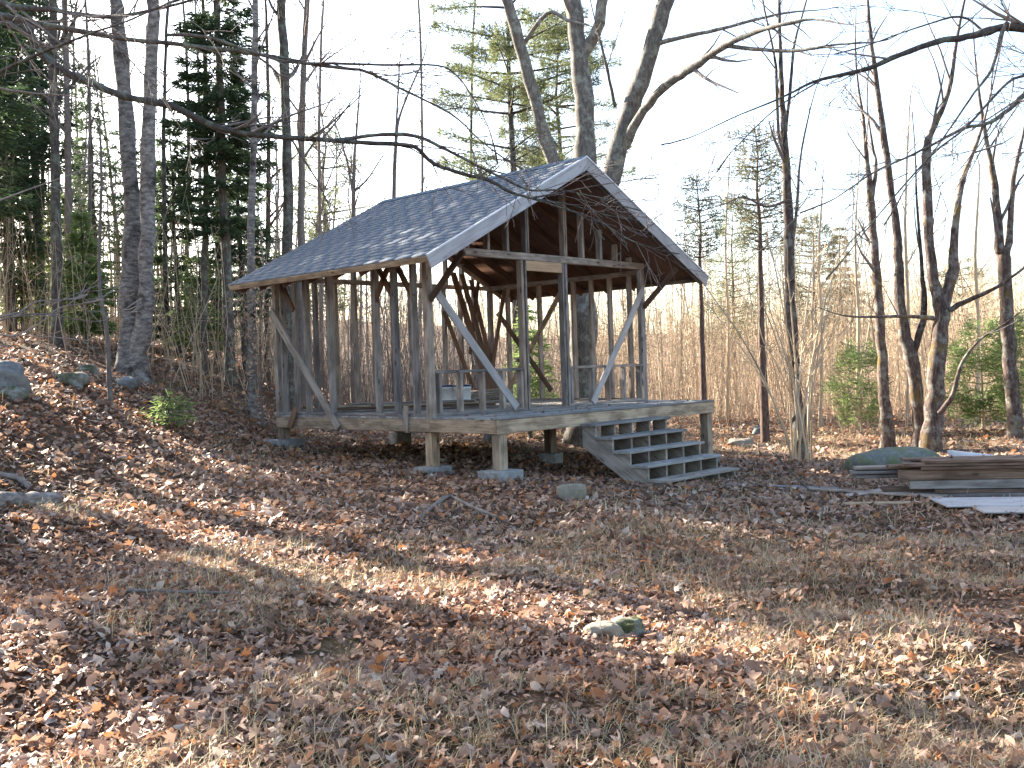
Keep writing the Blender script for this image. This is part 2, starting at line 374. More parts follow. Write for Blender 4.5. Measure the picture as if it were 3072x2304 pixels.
LST = (1.575, 1.974, 2.382, 3.476, 4.077, 4.71)
for y in LST: stud(.045, y, .042, 2.11, 'x')
stud(.045, DL-.06, .0, 2.11, 'x', .089, .089, WG, 'corner_post'); stud(DW-.045, DL-.06, .0, 2.11, 'x', .089, .089, WG, 'corner_post')
for y in (1.551, 1.969, 2.378, 2.787, 3.607, 4.044, 4.409): stud(DW-.045, y, .042, 2.11, 'x')
for x in (.39, .785, 1.18, 1.59, 2.0, 2.42, 2.82, 3.22, 3.63, 4.04, 4.45): stud(x, DL-.06, .042, 2.11, 'y')
for x in (.045, DW-.045):
    board('top_plate', (x, PY+.092, 2.15), (x, DL-.012, 2.15), .09, .076, WG, cabin)
    board('bottom_plate', (x, PY+.092, .021), (x, DL-.107, .021), .09, .04, WG, cabin)
board('top_plate', (.092, DL-.06, 2.15), (DW-.092, DL-.06, 2.15), .09, .076, WG, cabin)
board('bottom_plate', (.092, DL-.06, .021), (DW-.092, DL-.06, .021), .09, .04, WG, cabin)
# rear gable studs
for x in (.797, 1.196, 1.59, 2.0, 2.44, 2.88, 3.29, 3.7, 4.1):
    stud(x, DL-.06, 2.19, roof_under(x), 'y')
# braces and brackets
tag(board('brace', (.115, PY-.012, 1.72), (1.655, PY-.012, .045), .125, .022, WP, cabin, up=(0, 1, 0)), 'pale grey diagonal board nailed across the left front window bay')
tag(board('brace', (4.815, PY-.012, 1.86), (3.40, PY-.012, .03), .125, .022, WP, cabin, up=(0, 1, 0)), 'pale grey diagonal board nailed across the right front window bay')
tag(board('brace', (-.04, 4.93, 1.64), (-.04, 3.25, -.18), .13, .03, WG, cabin, up=(1, 0, 0)), 'grey diagonal board nailed outside the left wall')
board('brace', (-.06, 4.30, .10), (-.06, 4.49, -.19), .11, .025, WBR, cabin, up=(1, 0, 0))
board('cleat', (-.034, 1.72, .15), (-.034, 1.735, -.195), .09, .022, WG, cabin, up=(1, 0, 0))
for x in (.055, DW-.055):
    board('bracket', (x, PY-.005, 1.56), (x, .58, 2.14), .089, .04, WBR, cabin, up=(1, 0, 0))
for y, s in ((1.974, 1), (1.575, 1), (2.382, -1), (4.4, 1)):
    board('knee_brace', (.03, y, 1.62), (.03, y+.33*s, 2.1), .085, .036, WBR, cabin, up=(1, 0, 0))
board('brace', (4.77, 4.62, 1.67), (4.77, 3.32, .18), .1, .03, WBR, cabin, up=(1, 0, 0))
board('brace', (4.735, 2.98, 1.95), (4.735, 4.4, .17), .1, .03, WT, cabin, up=(1, 0, 0))
# roof
def rz(x, off=0):   # point on the left or right slope plane at x, moved off along the outward normal
    return HR-RISE*abs(x-DW/2)+off/us.x
for sgn in (1, -1):
    def RP(sd, y, off):     # sd = distance from the eave up the slope
        x = -EX+us.x*sd; z = HE+us.z*sd
        x += -us.z*off; z += us.x*off
        return (x if sgn == 1 else DW-x, y, z)
    nrm = Vector((-us.z*sgn, 0, us.x))
    sm = MB(); t0, t1 = -.010, -.027
    q = [RP(0, YF, t0), RP(SLN, YF, t0), RP(SLN, YB, t0), RP(0, YB, t0), RP(0, YF, t1), RP(SLN, YF, t1), RP(SLN, YB, t1), RP(0, YB, t1)]
    sm.add(q, [(0, 1, 2, 3), (7, 6, 5, 4), (0, 4, 5, 1), (1, 5, 6, 2), (2, 6, 7, 3), (3, 7, 4, 0)])
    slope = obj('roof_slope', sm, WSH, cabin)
    rafters = [YF+.06, yw]+[yw+.605*k for k in range(1, 6)]+[DL-.06, YB-.03]
    for y in rafters:
        if DL-.5 < y < DL-.07: continue
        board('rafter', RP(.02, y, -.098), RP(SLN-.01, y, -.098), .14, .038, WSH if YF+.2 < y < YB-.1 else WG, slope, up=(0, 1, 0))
    def mitred(nm, o1, o0, ya, yb, m):      # rake board with a plumb cut at the ridge
        Lm = SLN+.03; x1 = RP(Lm/2, 0, 0); org = Vector((x1[0], (ya+yb)/2, x1[2])); xa = Vector((us.x*sgn, 0, us.z)); za = Vector((0, 1, 0)); yax = za.cross(xa)
        M = Matrix(((xa[0], yax[0], za[0], org[0]), (xa[1], yax[1], za[1], org[1]), (xa[2], yax[2], za[2], org[2]), (0, 0, 0, 1))); Mi = M.inverted()
        ap = lambda o: (DW/2, HR+o/us.x); e0 = RP(-.03, 0, o0); e1 = RP(-.03, 0, o1); a0 = ap(o0); a1 = ap(o1)
        poly = [(e1[0], e1[2]), (a1[0], a1[1]), (a0[0], a0[1]), (e0[0], e0[2])]
        V = [Mi @ Vector((x, ya, z)) for x, z in poly]+[Mi @ Vector((x, yb, z)) for x, z in poly]
        me = bpy.data.meshes.new(nm); me.from_pydata(V, [], [(0, 1, 2, 3), (7, 6, 5, 4), (0, 4, 5, 1), (1, 5, 6, 2), (2, 6, 7, 3), (3, 7, 4, 0)]); me.materials.append(m)
        place(bpy.data.objects.new(nm, me), M, slope)
    mitred('fascia_board', -.17, -.004, YF-.024, YF-.002, WP)
    mitred('drip_edge', -.003, .016, YF-.034, YF-.004, METAL)
    board('eave_board', RP(-.012, YF+.002, -.05), RP(-.012, YB, -.05), .075, .02, WT, slope, up=tuple(Vector((us.x*sgn, 0, us.z))))
    ncs = 25; ex = SLN/ncs; big = MB()
    for c in range(ncs):
        y = YF-.03-(.167*c % .96) - .05*((c*7) % 3); wob = random.uniform(-.004, .004)
        while y < YB:
            mb = MB() if sgn == 1 else big
            cnt = 0
            for tb in range(3):
                a, b = max(y+.32*tb+.0018, YF-.03), min(y+.32*tb+.3182, YB+.01)
                if b-a < .03: continue
                cnt += 1; s0 = c*ex-.012+wob+random.uniform(-.0025, .0025); s1 = s0+ex+.02
                o0 = .011+random.uniform(-.001, .0025)
                V = [RP(s0, a, o0), RP(s0, b, o0), RP(s1, b, .0012), RP(s1, a, .0012), RP(s0, a, -.006), RP(s0, b, -.006), RP(s1, b, -.006), RP(s1, a, -.006)]
                mb.add(V, [(0, 1, 2, 3), (0, 4, 5, 1), (1, 5, 6, 2), (3, 2, 6, 7), (0, 3, 7, 4)] if sgn == 1 else [(3, 2, 1, 0), (1, 5, 4, 0), (2, 6, 5, 1), (7, 6, 2, 3), (4, 7, 3, 0)])
            if sgn == 1 and cnt: obj('shingle', mb, SHG, slope, loc=RP(c*ex, y+.5, 0))
            y += .96
    if sgn == -1: tag(obj('shingles', big, SHG, slope), kind='stuff')
nc = 22
for k in range(nc):
    y0 = YF-.03+(YB-YF+.03)*k/nc; y1 = YF-.03+(YB-YF+.03)*(k+1)/nc+.03; mb = MB(); a = .15; o = .02
    A = [(DW/2-a, y0, HR-RISE*a+o), (DW/2, y0, HR+o+.004), (DW/2+a, y0, HR-RISE*a+o)]
    Bq = [(DW/2-a, y1, HR-RISE*a+o-.007), (DW/2, y1, HR+o-.004), (DW/2+a, y1, HR-RISE*a+o-.007)]
    lo = [(x, y, z-.006) for x, y, z in A]
    mb.add(A+Bq+lo, [(0, 3, 4, 1), (1, 4, 5, 2), (0, 1, 7, 6), (1, 2, 8, 7)]); obj('ridge_cap', mb, SHG, cabin)
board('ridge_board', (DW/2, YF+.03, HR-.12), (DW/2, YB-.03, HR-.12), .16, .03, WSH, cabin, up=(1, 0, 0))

# concrete blocks under the posts
def block(x, y, zt, label, wx=.4, wy=.3, h=.1, tw=0, low=True):
    M = Matrix.Translation((x, y, zt)) @ Matrix.Rotation(tw, 4, 'Z')
    def bb(sx, sy, z0, z1):
        mb = MB(); mb.box(-sx/2, sx/2, -sy/2, sy/2, z0, z1); me = mb.mesh('concrete_block', CONC)
        o = bpy.data.objects.new('concrete_block', me); bv = o.modifiers.new('bevel', 'BEVEL'); bv.width = .008; bv.segments = 2
        return o
    o = tag(place(bb(wx, wy, -h, -.002), M), label, 'concrete block', 'concrete blocks under the deck posts')
    return o
BL = [('wide concrete block pad under the front corner post nearest the camera', .42, .4), ('concrete block under the front post at the right end of the deck', .3, .3),
      ('concrete block under the second left-hand post, below the cabin corner', .42, .3), ('concrete block in the deep shade under the middle of the deck', .22, .3),
      ('concrete block under the right side post behind the steps', .3, .3), ('low concrete block under the rear left corner post', .5, .4),
      ('concrete block under the middle of the rear floor edge', .3, .3), ('concrete block under the rear right corner post', .3, .3)]
for (x, y, z), (lb, wx, wy) in zip(POSTS, BL):
    g = float(ground(x, y)); hh = max(.09, z-g+.04)
    block(x, y, z, lb, wx, wy, hh, random.uniform(-.1, .1))

# wooden steps
SX0, SX1, NT, RS, RN = 1.56, 3.28, 5, .1745, .28
steps = tag(empty('steps', (2.4, -.7, float(ground(2.4, -.7)))), 'open grey wooden stairs with five treads below the front deck', 'steps')
for k in range(5):
    x = SX0+.03+(SX1-SX0-.06-.038)*k/4; mb = MB(); t = .038
    prof = [(-.022, -.205)]
    for i in range(NT):
        zt = -.20-RS*i; prof += [(-RN*(i+1)+.03, zt), (-RN*(i+1)+.03, zt-RS)] if i else [(-.022, zt), (-RN+.03, zt), (-RN+.03, zt-RS)]
    prof = [(-.022, -.203)]
    for i in range(NT):
        prof += [(-RN*(i+1)+.03, -.203-RS*i)]
        prof += [(-RN*(i+1)+.03, -.203-RS*(i+1)+.0)]
    zb = prof[-1][1]; prof[-1] = (prof[-1][0], zb-.02)
    prof += [(-RN*NT+.03+.32, zb-.02), (-.022, -.203-.28)]
    n = len(prof); V = [(x, y, z) for y, z in prof]+[(x+t, y, z) for y, z in prof]
    xs = Vector((0, -RN, -RS)).normalized(); zs_ = Vector((1, 0, 0)); ys = zs_.cross(xs); SM = Matrix(((xs[0], ys[0], zs_[0], x), (xs[1], ys[1], zs_[1], -.1), (xs[2], ys[2], zs_[2], -.3), (0, 0, 0, 1))); V = [SM.inverted() @ Vector(v) for v in V]
    me = bpy.data.meshes.new('stringer'); me.from_pydata(V, [], [tuple(range(n)), tuple(range(2*n-1, n-1, -1))]+[(i, i+n, (i+1) % n+n, (i+1) % n) for i in range(n)])
    me.materials.append(WST); place(bpy.data.objects.new('stringer', me), SM, steps)
for i in range(NT):
    y = -RN*(i+.5)+.0; z = -.185-RS*i
    board('tread', (SX0-.01+random.uniform(-.01, .01), y, z), (SX1+.02+random.uniform(-.01, .02), y+random.uniform(-.006, .006), z), RN+.01, .034, WDK, steps)

# ------------------------------------------------------------------ things inside the cabin
def bucket(x, y, label, r=.145, h=.36):
    e = tag(empty('bucket', (x, y, 0.0)), label, 'bucket', 'plastic pails on the cabin floor')
    def lathe(prof, k=20):
        mb = MB(); th = np.arange(k)*2*math.pi/k; n = len(prof)
        V = [(x+rr*math.cos(t), y+rr*math.sin(t), z) for rr, z in prof for t in th]
        mb.add(V, [(i*k+j, i*k+(j+1) % k, (i+1)*k+(j+1) % k, (i+1)*k+j) for i in range(n-1) for j in range(k)]); return mb
    obj('body', lathe([(0.001, .002), (r*.85, .002), (r*.88, .02), (r, h-.06), (r+.008, h-.06), (r+.008, h-.05), (r, h-.05), (r, h-.022)]), BUCK, e, smooth=False)
    obj('lid', lathe([(r+.012, h-.03), (r+.012, h), (r-.01, h+.004), (r-.015, h-.004), (0.001, h-.004)]), LID, e)
    mb = MB(); th = np.linspace(0, math.pi, 9); mb.tube([(x-(r+.01)*math.cos(t), y-.1-.08*math.sin(t)*.2, h-.06-.13*math.sin(t)) for t in th], np.full(9, .004), 5); obj('handle', mb, METAL, e)
bucket(2.72, 3.50, 'white plastic pail with dark blue lid on the cabin floor, nearer of two'); bucket(2.75, 3.86, 'white plastic pail with dark blue lid on the cabin floor, farther left of two')
LEAN = [((3.86, 4.86, 2.42), (4.12, 4.2, .03), .14, 'wide brown board leaning in the cabin, leftmost of the leaning boards'), ((4.08, 4.86, 2.40), (4.3, 4.25, .03), .12, 'dark brown board leaning in the cabin beside the leftmost one'),
        ((4.3, 4.84, 2.30), (4.62, 4.5, .03), .1, 'narrow brown board leaning into the rear right corner of the cabin'), ((4.70, 4.36, 2.08), (4.44, 4.66, .03), .1, 'dark board slanting the other way across the rear cabin corner'),
        ((3.55, 4.80, 1.70), (4.05, 4.5, .03), .09, 'short brown board leaning low against the rear studs'), ((4.45, 4.80, 2.26), (4.0, 4.62, .9), .09, 'short dark board crossing behind the leaning boards under the rear plate')]
for a, b, wd, lb in LEAN: tag(board('board', a, b, wd, .025, WBR, None, up=(0, 1, .15)), lb, 'board', 'boards leaning inside the cabin')
def stack(items, grp):
    for a, b, wd, t, m, lb in items: tag(board('board', a, b, wd, t, m, None), lb, 'board', grp)
FL = []
words = ['bottom', 'second', 'third', 'fourth', 'fifth', 'sixth', 'seventh', 'eighth', 'ninth']
z = .02
for i in range(6):
    FL.append(((2.95+.12*(i % 3), 4.05-.03*i, z), (4.62-.1*(i % 2), 4.25+.02*i, z+.004*i), .16-.01*i, .034, WT if i % 2 else WG, f'{words[i]} board up in the low stack on the cabin floor behind the pails')); z += .038
z = .02
for i in range(4):
    FL.append(((.62+.1*i, 4.45-.05*i, z), (2.5-.12*i, 2.3+.1*i, z+.003), .15, .03, (WG, WBR, WT, WG)[i], f'{words[i]} board up in the loose stack inside the left wall')); z += .034
stack(FL, 'boards stacked on the cabin floor')

# ------------------------------------------------------------------ lumber pile, sheets and loose boards on the right
def LD(l, d, z=0):
    x, y = ld2w(l, d); return (float(x), float(y), float(z))
g0 = -1.02
pile = [('bottom', .045, .2, WG, .1), ('second', .04, .22, WPL, .28), ('third', .105, .05, WG, .02), ('fourth', .12, .05, WPL, -.1), ('fifth', .035, .2, WPL, .12), ('sixth', .04, .18, WPL, -.06), ('seventh', .035, .22, WPL, .16)]
for row, (dd, rl) in enumerate(((11.25, 'front'), (11.5, 'rear'))):
    zz = g0+.03
    for i, (wd_, th, bwid, m_, o) in enumerate(pile):
        o = o if row == 0 else -.2+.4*((i*5+2) % 7)/7
        zz += th/2; l0 = 4.45+o
        lb = f'weathered board in the outdoor lumber stack, {rl} row, ' + ('topmost' if i == 6 else 'lowest' if i == 0 else f'{wd_} up from the ground')
        tag(board('board', LD(l0, dd+.03*random.uniform(-1, 1), zz), LD(l0+4.3+random.uniform(-.2, .2), dd-.75+.05*random.uniform(-1, 1), zz+.02), bwid, th-.004, m_, None), lb, 'board', 'boards in the lumber stack')
        zz += th/2
for k, (l0, zz, lb) in enumerate(((4.02, -.70, 'upper short grey board end jutting left from the lumber stack'), (3.98, -.75, 'middle short grey board end jutting left from the lumber stack'), (4.02, -.80, 'lower short grey board end jutting left from the lumber stack'))):
    tag(board('board', LD(l0, 11.78, zz), LD(l0+2.4, 11.5, zz+.01), .16, .036, WG, None), lb, 'board', 'boards in the lumber stack')
for lb, l0, d0, l1, d1 in (('short timber bearer under the left end of the lumber stack', 4.75, 10.95, 4.85, 11.75), ('short timber bearer under the right part of the lumber stack', 7.0, 10.5, 7.1, 11.4)):
    tag(board('bearer', LD(l0, d0, g0+.0), LD(l1, d1, g0+.0), .09, .05, WPL, None), lb, 'timber')
def gz(l, d): x, y = ld2w(l, d); return float(ground(x, y))
tag(board('plywood_sheet', LD(4.43, 10.42, gz(4.6, 10.4)+.085), LD(6.9, 10.12, gz(6.6, 10.1)+.11), .62, .018, WP, None), 'pale weathered plywood sheet lying in front of the lumber stack', 'plywood sheet')
tag(board('plank', LD(4.62, 9.98, gz(4.7, 10)+.05), LD(7.0, 9.66, gz(6.6, 9.7)+.07), .5, .018, WP, None), 'pale weathered plank sheet overlapping the plywood at its near edge', 'plank')
tag(board('plank', LD(3.55, 12.25, gz(3.55, 12.25)+.04), LD(4.68, 10.85, gz(4.6, 10.9)+.06), .13, .025, WG, None), 'long grey board lying on leaves between steps and lumber stack', 'plank')
tag(board('plank', LD(3.62, 10.95, gz(3.6, 10.95)+.035), LD(4.72, 10.62, gz(4.7, 10.6)+.035), .09, .025, WT, None), 'narrow tan board lying on leaves left of the plywood sheet', 'plank')
tag(board('plank', LD(3.85, 11.55, gz(3.9, 11.5)+.04), LD(4.42, 11.6, gz(4.4, 11.6)+.09), .16, .02, WP, None), 'short bluish grey board scrap at the foot of the lumber stack', 'plank')
tag(board('plank', LD(2.72, 12.8, gz(2.7, 12.8)+.03), LD(4.0, 12.3, gz(4.0, 12.3)+.03), .07, .02, WP, None), 'thin pale strip of wood on the leaves right of the steps', 'plank')
mb = MB(); a = np.array(LD(5.55, 12.75, -.62)); b = np.array(LD(5.62, 12.7, -.98)); c = np.array(LD(6.7, 12.4, -.78)); e = np.array(LD(6.6, 12.35, -.98)); tt = np.array(LD(.05, .9, 0))-np.array(LD(0, 0.87, 0))
mb.add([a, b, e, c, a+tt, b+tt, e+tt, c+tt], [(0, 1, 2, 3), (7, 6, 5, 4), (0, 4, 5, 1), (1, 5, 6, 2), (2, 6, 7, 3), (3, 7, 4, 0)])
tag(obj('panel', mb, TARP, loc=tuple(b)), 'white tapering panel leaning between boulder and lumber stack', 'panel')

# ------------------------------------------------------------------ rocks, logs
def rock(name, c, size, label, m, seed, sub=4, rot=0, rough=.2, pw=.82):
    import bmesh
    bm = bmesh.new(); bmesh.ops.create_icosphere(bm, subdivisions=sub, radius=1)
    V = np.array([v.co[:] for v in bm.verts]); F = [[v.index for v in f.verts] for f in bm.faces]; bm.free()
    n = vnoise(V[:, 0]*1.3+seed, V[:, 1]*1.3+V[:, 2]*2.1, seed)*1.2+vnoise(V[:, 0]*3+seed*2, V[:, 1]*3+V[:, 2]*3.3, seed+1)*.5+vnoise(V[:, 0]*8, V[:, 1]*8+V[:, 2]*7, seed+2)*.18
    V = V*(1+rough*2*n)[:, None]
    V = np.sign(V)*np.abs(V)**pw
    V = V*np.array(size)/2; ca, sa = math.cos(rot), math.sin(rot)
    V = np.stack([V[:, 0]*ca-V[:, 1]*sa, V[:, 0]*sa+V[:, 1]*ca, V[:, 2]], 1)+np.array(c)
    mb = MB(); mb.add(V, None, F)
    return tag(obj(name, mb, m, loc=tuple(c), smooth=True), label, 'rock')
def rock_px(px, py, wpx, hpx, label, m, seed, depthf=.8, sink=.25, name='rock', rough=.2, pw=.82):
    p, d = ghit(px, py); sc = d/FPX; wd = wpx*sc; h = hpx*sc
    return rock(name, (p[0], p[1], p[2]+h*(.5-sink)), (wd, wd*depthf, h*1.25), label, m, seed, rot=-YAW, rough=rough, pw=pw)
rock_px(2690, 1424, 280, 104, 'large smooth mossy boulder behind the lumber stack', BOUL, 3, .8, .3, 'boulder', .1)
rock_px(1716, 1498, 88, 46, 'blocky tan stone on leaves in front of the steps', RTAN, 11, .6, .1, rough=.1, pw=.5)
rock_px(1815, 1915, 120, 60, 'pale half-buried stone in the foreground leaves', RTAN, 21, .8, .3)
rock_px(1885, 1905, 110, 66, 'dark mossy stone beside the pale one in the foreground', RMOSS, 23, .8, .3)
rock_px(-10, 1158, 150, 100, 'grey sloping boulder on the bank at the left edge', ROCK, 31, .9, .4, 'boulder', .28)
rock_px(215, 1155, 100, 46, 'dark mossy stone on the bank below the birch', RMOSS, 37, .8, .3)
rock_px(262, 1118, 60, 30, 'small bright mossy stone at the foot of the birch', RMOSS, 39, .8, .3)
rock_px(2228, 1340, 90, 34, 'flat pale stone in the sunny clearing right of the deck', RTAN, 43, .8, .35)
rock_px(2276, 1302, 40, 30, 'small grey stone at the foot of the slim pine', ROCK, 47, .8, .3)
rock_px(40, 1195, 90, 40, 'low stone with yellow moss on the bank under the grey boulder', RMOSS, 53, .9, .3)
rock_px(380, 1160, 70, 36, 'half-hidden grey stone between birch and small spruce', ROCK, 57, .9, .3)
def log(name, pts, r, label, m, cat='log', k=10):
    mb = MB(); P = np.array(pts, float); n = 12; t = np.linspace(0, 1, n); idx = t*(len(P)-1); i0 = np.clip(idx.astype(int), 0, len(P)-2); f = (idx-i0)[:, None]
    Q = P[i0]*(1-f)+P[i0+1]*f; Q += rng.normal(0, r*.12, Q.shape)
    mb.tube(Q, r*(1-.25*t)*(1+.08*rng.normal(size=n)), k, True)
    return tag(obj(name, mb, m, loc=tuple(P[0]), smooth=True), label, cat)
def gp(px, py, h=.03):
    p, d = ghit(px, py); return (p[0], p[1], float(ground(p[0], p[1]))+h)
log('log', [gp(-60, 1528, .06), gp(178, 1514, .06)], .085, 'grey birch log lying on leaves at the left edge', BK_BIR)
log('fallen_branch', [gp(-20, 1432), gp(55, 1455, .06), gp(92, 1478, .03)], .03, 'bent grey branch lying behind the birch log', BK_TW, 'branch', 7)
log('fallen_branch', [gp(1262, 1560), gp(1345, 1508, .08), gp(1430, 1545, .06), gp(1510, 1565, .02)], .022, 'forked grey branch on the leaves in front of the corner post', BK_TW, 'branch', 7)
log('fallen_branch', [gp(2330, 1415, .25), gp(2370, 1440, .12), gp(2470, 1520, .03)], .012, 'thin dark fallen branch right of the steps', BK_DK, 'branch', 6)
log('fallen_branch', [gp(100, 1800), gp(360, 1795, .05), gp(740, 1795, .03)], .012, 'long thin stick among the foreground leaves at left', BK_TW, 'branch', 6)
log('fallen_branch', [gp(1020, 1345, .03), gp(1100, 1370, .12), gp(1150, 1400, .03)], .008, 'thin arched twig on the ground beside the left wall posts', BK_TW, 'branch', 5)

# ------------------------------------------------------------------ trees
def unit(v): return v/(np.linalg.norm(v)+1e-9)
def grow(mb, p, d, L, r, lev, spec, g):
    """one branch and its twigs; spec = dict(maxlev, n, ratio, ang, trop, wander, rmin)"""
    n = max(3, min(9, int(L/.35)+2)); pts = [p]; dd = unit(d); st = L/(n-1)
    wnd = spec['wander']; tr = spec['trop']
    for i in range(n-1):
        dd = unit(dd+g.normal(0, wnd, 3)+np.array([0, 0, tr])); pts.append(pts[-1]+dd*st)
    P = np.array(pts); t = np.linspace(0, 1, n); rad = np.maximum(r*(1-.75*t), spec['rmin'])
    mb.tube(P, rad, 6 if r > .03 else (4 if r > .012 else 3))
    sprout(mb, P, rad, lev, spec, g, .25)
def sprout(mb, P, rad, lev, spec, g, t0=.3, dens=None):
    if lev >= spec['maxlev']: return
    seg = np.linalg.norm(np.diff(P, axis=0), axis=1); L = seg.sum()
    nch = max(1, int((dens or spec['n'][lev])*max(.5, L)))
    ts = np.sort(g.uniform(t0, 1, nch)); cum = np.concatenate([[0], np.cumsum(seg)])/L
    for t in ts:
        i = min(np.searchsorted(cum, t)-1, len(P)-2); i = max(i, 0); f = (t-cum[i])/(cum[i+1]-cum[i]+1e-9)
        q = P[i]*(1-f)+P[i+1]*f; rr = rad[i]*(1-f)+rad[i+1]*f; ax = unit(P[i+1]-P[i])
        a = unit(np.cross(ax, g.normal(size=3))); ang = g.uniform(*spec['ang'])
        d2 = ax*math.cos(ang)+a*math.sin(ang)
        if 'flat' in spec: d2[2] *= spec['flat']
        L2 = spec['len'][lev]*g.uniform(.45, 1.1)*(1.15-.75*t)
        grow(mb, q, d2, L2, max(rr*g.uniform(.4, .62), spec['rmin']), lev+1, spec, g)
def smooth_path(P, k=4):
    P = np.array(P, float); n = len(P)
    if n < 3:
        t = np.linspace(0, 1, 5)[:, None]; return P[0]*(1-t)+P[-1]*t
    out = []
    for i in range(n-1):
        p0 = P[max(i-1, 0)]; p1 = P[i]; p2 = P[i+1]; p3 = P[min(i+2, n-1)]
        for t in np.linspace(0, 1, k, endpoint=False):
            out.append(.5*((2*p1)+(-p0+p2)*t+(2*p0-5*p1+4*p2-p3)*t*t+(-p0+3*p1-3*p2+p3)*t**3))
    out.append(P[-1]); return np.array(out)
HARD = dict(maxlev=3, n=(1.3, 2.4, 3.4), len=(2.2, .95, .45), ang=(.45, 1.0), trop=.06, wander=.12, rmin=.0045)
LIGHTW = dict(maxlev=3, n=(1.5, 3.0, 2.5), len=(1.4, .6, .3), ang=(.4, .9), trop=.1, wander=.1, rmin=.0045)
DROOP = dict(maxlev=3, n=(2.2, 4.2, 5.0), len=(1.45, .65, .32), ang=(.3, .85), trop=-.012, wander=.12, rmin=.0036)
def stemtree(name, label, m, stems, cat='tree', group=None, spec=HARD, ext=4.0, seed=1, base=None, crown_name='twigs', t0=.35, dens=None, sides=10, mt=None):
    """tree from traced stems: each stem a list of (px, py, depth, width_px); ext metres continue it above the photo"""
    g = np.random.default_rng(seed); built = []
    for si, stm in enumerate(stems):
        tm = MB(); cm = MB()
        st = stm['p']; P = np.array([at(a, b, c) for a, b, c, _ in st]); Rr = np.array([.5*wp*c/FPX for a, b, c, wp in st])
        if stm.get('ground'):
            gp_ = P[0].copy(); gp_[2] = float(ground(gp_[0], gp_[1]))-.12; P = np.vstack([gp_, P]); Rr = np.concatenate([[Rr[0]*1.45], Rr])
        e = stm.get('ext', ext)
        if e > 0:
            dv = unit(P[-1]-P[-2]); k = max(2, int(e/1.2)); pp = P[-1]; rr = Rr[-1]; ex_ = []; er = []
            for j in range(k):
                dv = unit(dv+g.normal(0, .09, 3)+np.array([0, 0, .05])); pp = pp+dv*e/k; ex_.append(pp); er.append(max(rr*(1-(j+1)/(k+.4)), .008))
            P = np.vstack([P, ex_]); Rr = np.concatenate([Rr, er])
        sp = smooth_path(P); rs = np.interp(np.linspace(0, 1, len(sp)), np.linspace(0, 1, len(Rr)), Rr)
        sp[1:-1] += g.normal(0, 1, (len(sp)-2, 3))*rs[1:-1, None]*.11
        rs = rs*(1+.06*g.normal(size=len(rs)))
        tm.tube(sp, rs, sides if Rr[0] > .04 else 7)
        sprout(cm, sp, rs, 0, stm.get('spec', spec), g, stm.get('t0', t0), stm.get('dens', dens))
        built.append((tm, cm))
        if si == 0: b0 = sp[0] if base is None else np.array(base)
    e = tag(empty(name, tuple(b0)), label, cat, group)
    for si, (tm, cm) in enumerate(built):
        so_ = obj('trunk' if stems[si].get('ground') else 'limb', tm, m, e, smooth=True)
        if cm.n: tag(obj(crown_name, cm, mt or m, so_, smooth=True), kind='stuff')
    return e
